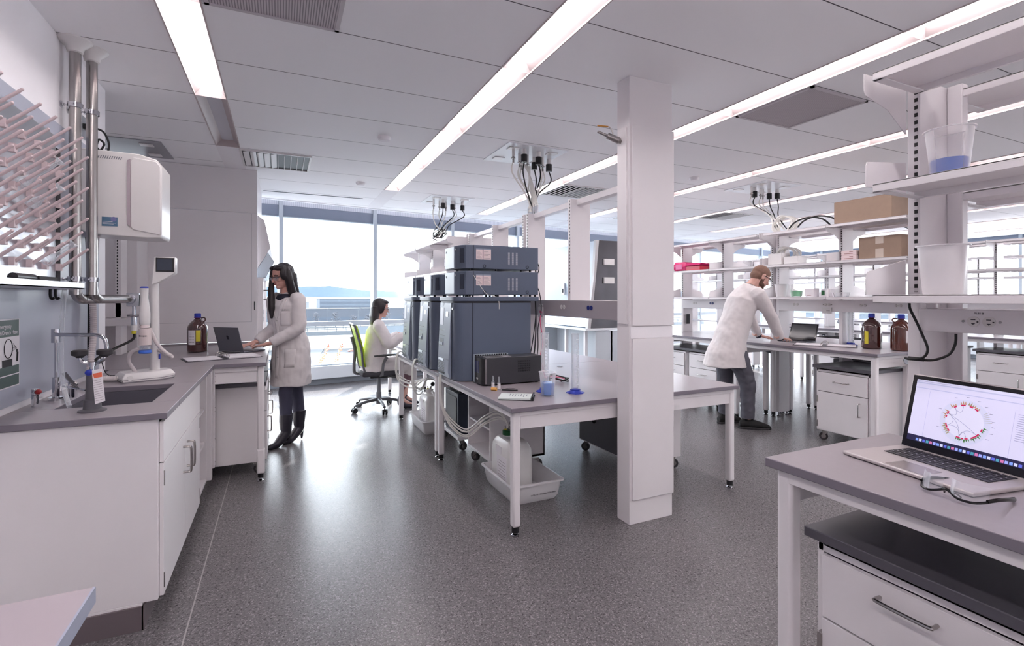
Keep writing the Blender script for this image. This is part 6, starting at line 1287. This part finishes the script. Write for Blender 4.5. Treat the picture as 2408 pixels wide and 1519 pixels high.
for h, K, A, s in SL: b.tube([h, mixv(h, K, .5), mixv(h, K, .95), mixv(h, K, .95)+V((.02, 0, -.13))], [.11, .10, .085, .07], 16, sub=3)
solid(b, 'lab_coat', COAT, t, .009, 4, .024, .11)
b = MB()
for h, K, A, s in SL: b.tube([mixv(h, K, .5), K, mixv(K, A, .4), A+V((0, 0, .10))], [.078, .060, .052, .040], 14, sub=4)
solid(b, 'trousers', mat('plum_trousers', (120, 92, 100), .8), t, .008, 2)
for h, K, A, s in SL:
    b = MB(); b.tube([A+V((0, 0, .03)), A-V((.01, 0, .04)), A+V((.06, 0, -.075)), A+V((.15, 0, -.09)), A+V((.19, 0, -.098))], [.042, .044, .036, .028, .012], 12, sub=3); solid(b, 'shoe', mat('grey_shoe', (70, 68, 78), .6), t, .006, 2)
# ---------------------------------------------------------------- task chair
LIME = mat('lime_mesh', (168, 198, 30), .45, bump=.15, bscale=300)
t = thing('task_chair', 'office chair with lime green mesh back and black armrests on a five star base', 'chair', (1.14, 6.38, 0))
cx_, cy_ = 1.12, 6.38
def pth(P): return [(cx_+p[0], cy_+p[1], p[2]) for p in P]
b = MB()
prof = [(-.235, .56), (-.245, .64), (-.255, .75), (-.285, .88), (-.315, .99), (-.335, 1.06)]
b.loft([[ (cx_+x+.03*abs(y/.2)**2, cy_+y, z) for y in (-.20, -.1, 0, .1, .20)] for x, z in prof], cap=False, closed=False)
o = b.build('mesh_back', LIME, t, w=1); q = o.modifiers.new('thick', 'SOLIDIFY'); q.thickness = .018
b = MB()
for s in (-1, 1): b.tube(pth([(-.20, s*.21, .50), (-.225, s*.215, .60), (-.24, s*.215, .75), (-.27, s*.21, .88), (-.32, s*.20, 1.07)]), .013, 8)
b.tube(pth([(-.14, 0, .46), (-.28, 0, .47), (-.30, 0, .56), (-.29, 0, .75), (-.33, 0, .92)]), .020, 10); b.tube(pth([(-.33, -.2, 1.07), (-.345, 0, 1.085), (-.33, .2, 1.07)]), .012, 8); b.build('back_frame', mat('graphite_frame', (92, 92, 98), .4), t, w=1)
b = MB(); b.loft([[(cx_+x*k, cy_+y*k, z) for x, y in [(-.23, -.2), (.05, -.235), (.23, -.2), (.25, 0), (.23, .2), (.05, .235), (-.23, .2), (-.25, 0)]] for k, z in ((.92, .44), (1, .455), (1, .485), (.93, .50))]); o = b.build('seat', mat('charcoal_fabric', (62, 62, 68), .8), t, w=1, bev=.01)
b = MB(); b.box(cx_-.12, cy_-.09, .40, cx_+.12, cy_+.09, .44); b.tube(pth([(.1, -.1, .43), (.2, -.22, .42), (.27, -.24, .38)]), .022, 8); b.build('tilt_mechanism', BLACK, t, w=1, bev=.01)
for s in (-1, 1):
    b = MB(); b.tube(pth([(-.02, s*.20, .45), (.0, s*.255, .47), (.0, s*.26, .52)]), .016, 8); b.tube(pth([(0, s*.26, .50), (.01, s*.262, .60), (.05, s*.262, .68)]), [.022, .024, .030], 10, flat=.7); a_ = b.build('arm_post', mat('graphite_frame', (92, 92, 98), .4), t, w=1)
    b = MB(); b.tube(pth([(-.10, s*.262, .695), (.0, s*.262, .70), (.12, s*.255, .705), (.16, s*.25, .70)]), [.028, .036, .034, .02], 12, flat=.38); b.build('arm_pad', BLACK, a_, w=1)
b = MB(); b.cyl((cx_, cy_, .18), (cx_, cy_, .40), .026); b.cyl((cx_, cy_, .07), (cx_, cy_, .22), .034); b.build('gas_column', mat('grey_column', (120, 122, 130), .35), t, w=1)
for k in range(5):
    a = R(200+72*k); d_ = (math.cos(a), math.sin(a)); b = MB()
    b.tube([(cx_+d_[0]*.03, cy_+d_[1]*.03, .125), (cx_+d_[0]*.18, cy_+d_[1]*.18, .115), (cx_+d_[0]*.32, cy_+d_[1]*.32, .085)], [.026, .022, .017], 10, flat=.8); bl = b.build('base_leg', mat('graphite_frame', (92, 92, 98), .4), t, w=1)
    b = MB(); c0 = (cx_+d_[0]*.33, cy_+d_[1]*.33)
    for s in (-1, 1): b.cyl((c0[0]+s*.008*d_[1], c0[1]-s*.008*d_[0], .032), (c0[0]+s*.028*d_[1], c0[1]-s*.028*d_[0], .032), .032, n=18)
    b.cyl((c0[0], c0[1], .03), (c0[0], c0[1], .085), .008, n=8); b.build('castor_wheel', BLACK if k != 2 else BLACK, bl, w=1)
# ---------------------------------------------------------------- outside: snowy ground, roads, hills, buildings, cones
G = -38.5; K = 2.77
SNOW = mat('snowy_ground', (80, 84, 87), .9, noise=.75, scale=.03); ROADM = mat('wet_grey_road', (60, 65, 70), .6, noise=.2, scale=.3); CONC = mat('pale_concrete', (72, 77, 82), .8, noise=.1, scale=1)
b = MB(); b.box(-2500, 30, G-.5, 4200, 4200, G); struct(b.build('ground', SNOW))
b = MB(); n = 60
def hill(nm, y0, hgt, m, seed, x0=-500, x1=900):
    rn = random.Random(seed); b = MB(); ph = [rn.uniform(0, 6) for _ in range(5)]
    A = []; B = []; x0 *= K; x1 *= K; y0 *= K; hgt *= K
    for i in range(91):
        x = x0+(x1-x0)*i/90; h_ = hgt*(.55+.25*math.sin(x/K*.008+ph[0])+.12*math.sin(x/K*.021+ph[1])+.05*math.sin(x/K*.07+ph[2])+.03*math.sin(x/K*.17+ph[3]))
        A.append((x, y0-160, G)); B.append((x, y0, G+38+h_))
    C_ = [(p[0], p[1]+400, G) for p in A]
    b.loft([A, B, C_], cap=False, closed=False); o = b.build(nm, m); struct(o)
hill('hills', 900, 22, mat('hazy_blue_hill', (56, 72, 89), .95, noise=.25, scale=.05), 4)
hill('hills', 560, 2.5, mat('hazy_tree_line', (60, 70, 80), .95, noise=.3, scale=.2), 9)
def house(lab, x0, y0, x1, y1, h_, m, stripes=0):
    x0, y0, x1, y1, h_ = [K*q for q in (x0, y0, x1, y1, h_)]
    t = thing('building', lab, 'building', ((x0+x1)/2, (y0+y1)/2, G), 0, None)
    b = MB(); b.box(x0, y0, G, x1, y1, G+h_); b.build('walls', m, t, w=1)
    b = MB(); b.box(x0-.3, y0-.3, G+h_, x1+.3, y1+.3, G+h_+.5); b.build('roof', SNOW, t, w=1)
    for k in range(stripes):
        b = MB(); b.box(x0+.5, y0-.1, G+5+k*8, x1-.5, y0, G+9+k*8); b.build('window_band', mat('blue_window_band', (47, 57, 70), .3), t, w=1)
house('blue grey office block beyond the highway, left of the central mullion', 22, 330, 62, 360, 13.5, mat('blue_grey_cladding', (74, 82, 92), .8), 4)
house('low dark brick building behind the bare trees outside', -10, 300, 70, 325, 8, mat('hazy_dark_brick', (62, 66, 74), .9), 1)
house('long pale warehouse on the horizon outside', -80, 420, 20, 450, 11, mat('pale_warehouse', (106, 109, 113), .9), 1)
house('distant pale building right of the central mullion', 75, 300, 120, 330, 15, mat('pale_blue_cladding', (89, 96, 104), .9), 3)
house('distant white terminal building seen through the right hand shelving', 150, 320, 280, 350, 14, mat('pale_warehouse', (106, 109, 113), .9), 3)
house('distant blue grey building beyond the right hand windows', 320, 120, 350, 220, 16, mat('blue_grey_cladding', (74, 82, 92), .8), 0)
for i, (x0, y0, x1, y1, w_) in enumerate(((-80, 215, 140, 205, 9), (-60, 190, 60, 240, 7), (-5, 60, 15, 215, 9))):
    x0, y0, x1, y1, w_ = [K*q for q in (x0, y0, x1, y1, w_)]; d = V((x1-x0, y1-y0, 0)).normalized(); s = V((-d.y, d.x, 0))*w_/2; a = V((x0, y0, 0)); c_ = V((x1, y1, 0)); b = MB()
    b.prism([tuple((a+s)[:2]), tuple((c_+s)[:2]), tuple((c_-s)[:2]), tuple((a-s)[:2])], 2, G, G+.3+.05*i); struct(b.build('road', ROADM))
t = thing('overpass', 'pale highway overpass with railings crossing outside the window', 'bridge', (55, 415, G))
b = MB(); b.box(-220, 405, G+11, 420, 427, G+14); b.build('deck', CONC, t, w=1)
for y in (405, 426):
    b = MB(); b.box(-220, y, G+17, 420, y+.4, G+17.5); b.box(-220, y, G+15.4, 420, y+.3, G+15.8)
    for k in range(92): b.box(-220+k*7, y, G+14, -219.6+k*7, y+.4, G+17.2)
    b.build('railing', CONC, t, w=1)
for k in range(7): b = MB(); b.box(-170+k*83, 408, G, -166+k*83, 424, G+11); b.build('pier', CONC, t, w=1)
b = MB(); b.box(55, 404.2, G+11, 91, 404.8, G+17); tag(b.build('gantry_sign', mat('grey_sign_back', (84, 92, 100), .7)), 'grey road sign back mounted on the overpass', 'sign')
CONEM = mat('traffic_orange', (236, 92, 60), .5)
def cone(lab, x, y):
    t = thing('traffic_cone', lab, 'traffic cone', (x, y, G), 0, 'orange traffic cones on the snow')
    b = MB(); b.lathe((0, 0, 0), [(.8, 0), (.8, .2), (.6, .25), (.52, 1.0), (.32, 2.4), (.001, 2.42)], 12); b.build('cone_body', CONEM, t); b = MB(); b.lathe((0, 0, 0), [(.54, .95), (.43, 1.6)], 12); b.build('white_band', PAPER, t); return t
c0 = None
for r_, (xa, ya, xb, yb) in enumerate(((20, 305, 35, 425), (28.5, 305, 45, 425), (41, 300, 54, 386))):
    for k in range(13):
        if r_ == 2 and k > 8: break
        x = xa+(xb-xa)*k/12+.6*math.sin(k*2.1+r_); y = ya+(yb-ya)*k/12
        lb = 'orange traffic cone outside, number %s from the window in the %s cone line' % (('one two three four five six seven eight nine ten eleven twelve thirteen').split()[k], ('left', 'middle', 'right')[r_])
        if c0 is None: c0 = cone(lb, x, y)
        else: dup(c0, (x, y, G), 0, lb)
def car(lab, x, y, m, rz=0, L_=4.4, h_=1.5):
    t = thing('car', lab, 'car', (x, y, G+.12), rz, None)
    b = MB(); b.prism([(-L_/2, .35), (-L_/2, .85), (-L_*.3, .95), (-L_*.18, h_), (L_*.22, h_), (L_*.36, .95), (L_/2, .85), (L_/2, .35)], 1, -.9, .9); b.build('car_body', m, t, bev=.06)
    b = MB(); b.prism([(-L_*.26, 1.0), (-L_*.17, h_-.08), (L_*.20, h_-.08), (L_*.30, 1.0)], 1, -.92, .92); b.build('side_glass', INSTD, t)
    for sx_ in (-1, 1):
        for sy_ in (-1, 1): b = MB(); b.cyl((sx_*L_*.32, sy_*.75, .33), (sx_*L_*.32, sy_*.93, .33), .33); b.build('wheel', RUBBER, t)
WC = mat('white_car_paint', (109, 110, 113), .3); DC = mat('dark_car_paint', (36, 41, 49), .3); OC = mat('orange_truck_paint', (230, 110, 80), .4)
for i, (x, y, m, lb) in enumerate(((-2, 124, DC, 'dark car parked at the left beneath the overpass outside'), (17, 138, OC, 'orange truck parked beneath the overpass outside'), (5, 112, WC, 'white car beside the orange truck outside'), (12, 90, WC, 'white car on the snow between the cone lines outside'), (26, 125, DC, 'dark car beneath the overpass near the right cones'), (5, 214, DC, 'dark car driving on the far highway'), (22, 213, OC, 'orange car driving on the far highway'))): car(lb, x*K, y*K, m, .3*i)
def tree(lab, x, y, h_, r_, m, seed, bare=True):
    x, y, h_, r_ = x*K, y*K, h_*K*.8, r_*K*.8; t = thing('tree', lab, 'tree', (x, y, G), 0, 'trees outside'); rn = random.Random(seed)
    b = MB(); b.tube([(0, 0, 0), (0, 0, h_*.55), (.1, 0, h_*.9)], [.6, .4, .12], 7, sub=2)
    for k in range(26):
        a = rn.uniform(0, 2*PI); z = h_*rn.uniform(.2, .8); q = rn.uniform(.5, 1)*r_; b.tube([(0, 0, z), (q*.5*math.cos(a), q*.5*math.sin(a), z+.12*h_), (q*math.cos(a), q*math.sin(a), z+rn.uniform(.12, .25)*h_)], [.22, .14, .05], 5, sub=1)
    b.build('trunk_and_branches', mat('hazy_bark', (59, 60, 66), .9), t)
    b = MB()
    for k in range(60):
        a = rn.uniform(0, 2*PI); z = h_*rn.uniform(.3, 1); q = r_*math.sqrt(rn.random())*(1.15-z/h_*.75); s = rn.uniform(.3, .9) if bare else rn.uniform(1.0, 2.2); b.ell((q*math.cos(a), q*math.sin(a), z), (s, s, s*.8), 6, 4)
    b.build('crown', m, t)
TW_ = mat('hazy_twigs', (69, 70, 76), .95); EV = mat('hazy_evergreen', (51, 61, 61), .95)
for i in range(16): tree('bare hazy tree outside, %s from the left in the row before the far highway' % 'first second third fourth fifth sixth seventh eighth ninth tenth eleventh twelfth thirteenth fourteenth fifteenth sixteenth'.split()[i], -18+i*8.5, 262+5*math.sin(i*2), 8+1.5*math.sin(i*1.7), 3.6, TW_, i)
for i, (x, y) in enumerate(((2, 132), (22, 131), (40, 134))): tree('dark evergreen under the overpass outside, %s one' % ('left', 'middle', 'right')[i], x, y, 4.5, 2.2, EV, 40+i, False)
for i in range(6):
    b = MB(); x = -22+i*36; b.tube([(x, 630, G), (x, 630, G+25), (x+4, 630, G+27)], .3, 6, sub=2); tag(b.build('lamp_post', CONC), 'thin highway lamp post outside, %s from the left' % 'first second third fourth fifth sixth'.split()[i], 'lamp post', 'highway lamp posts')
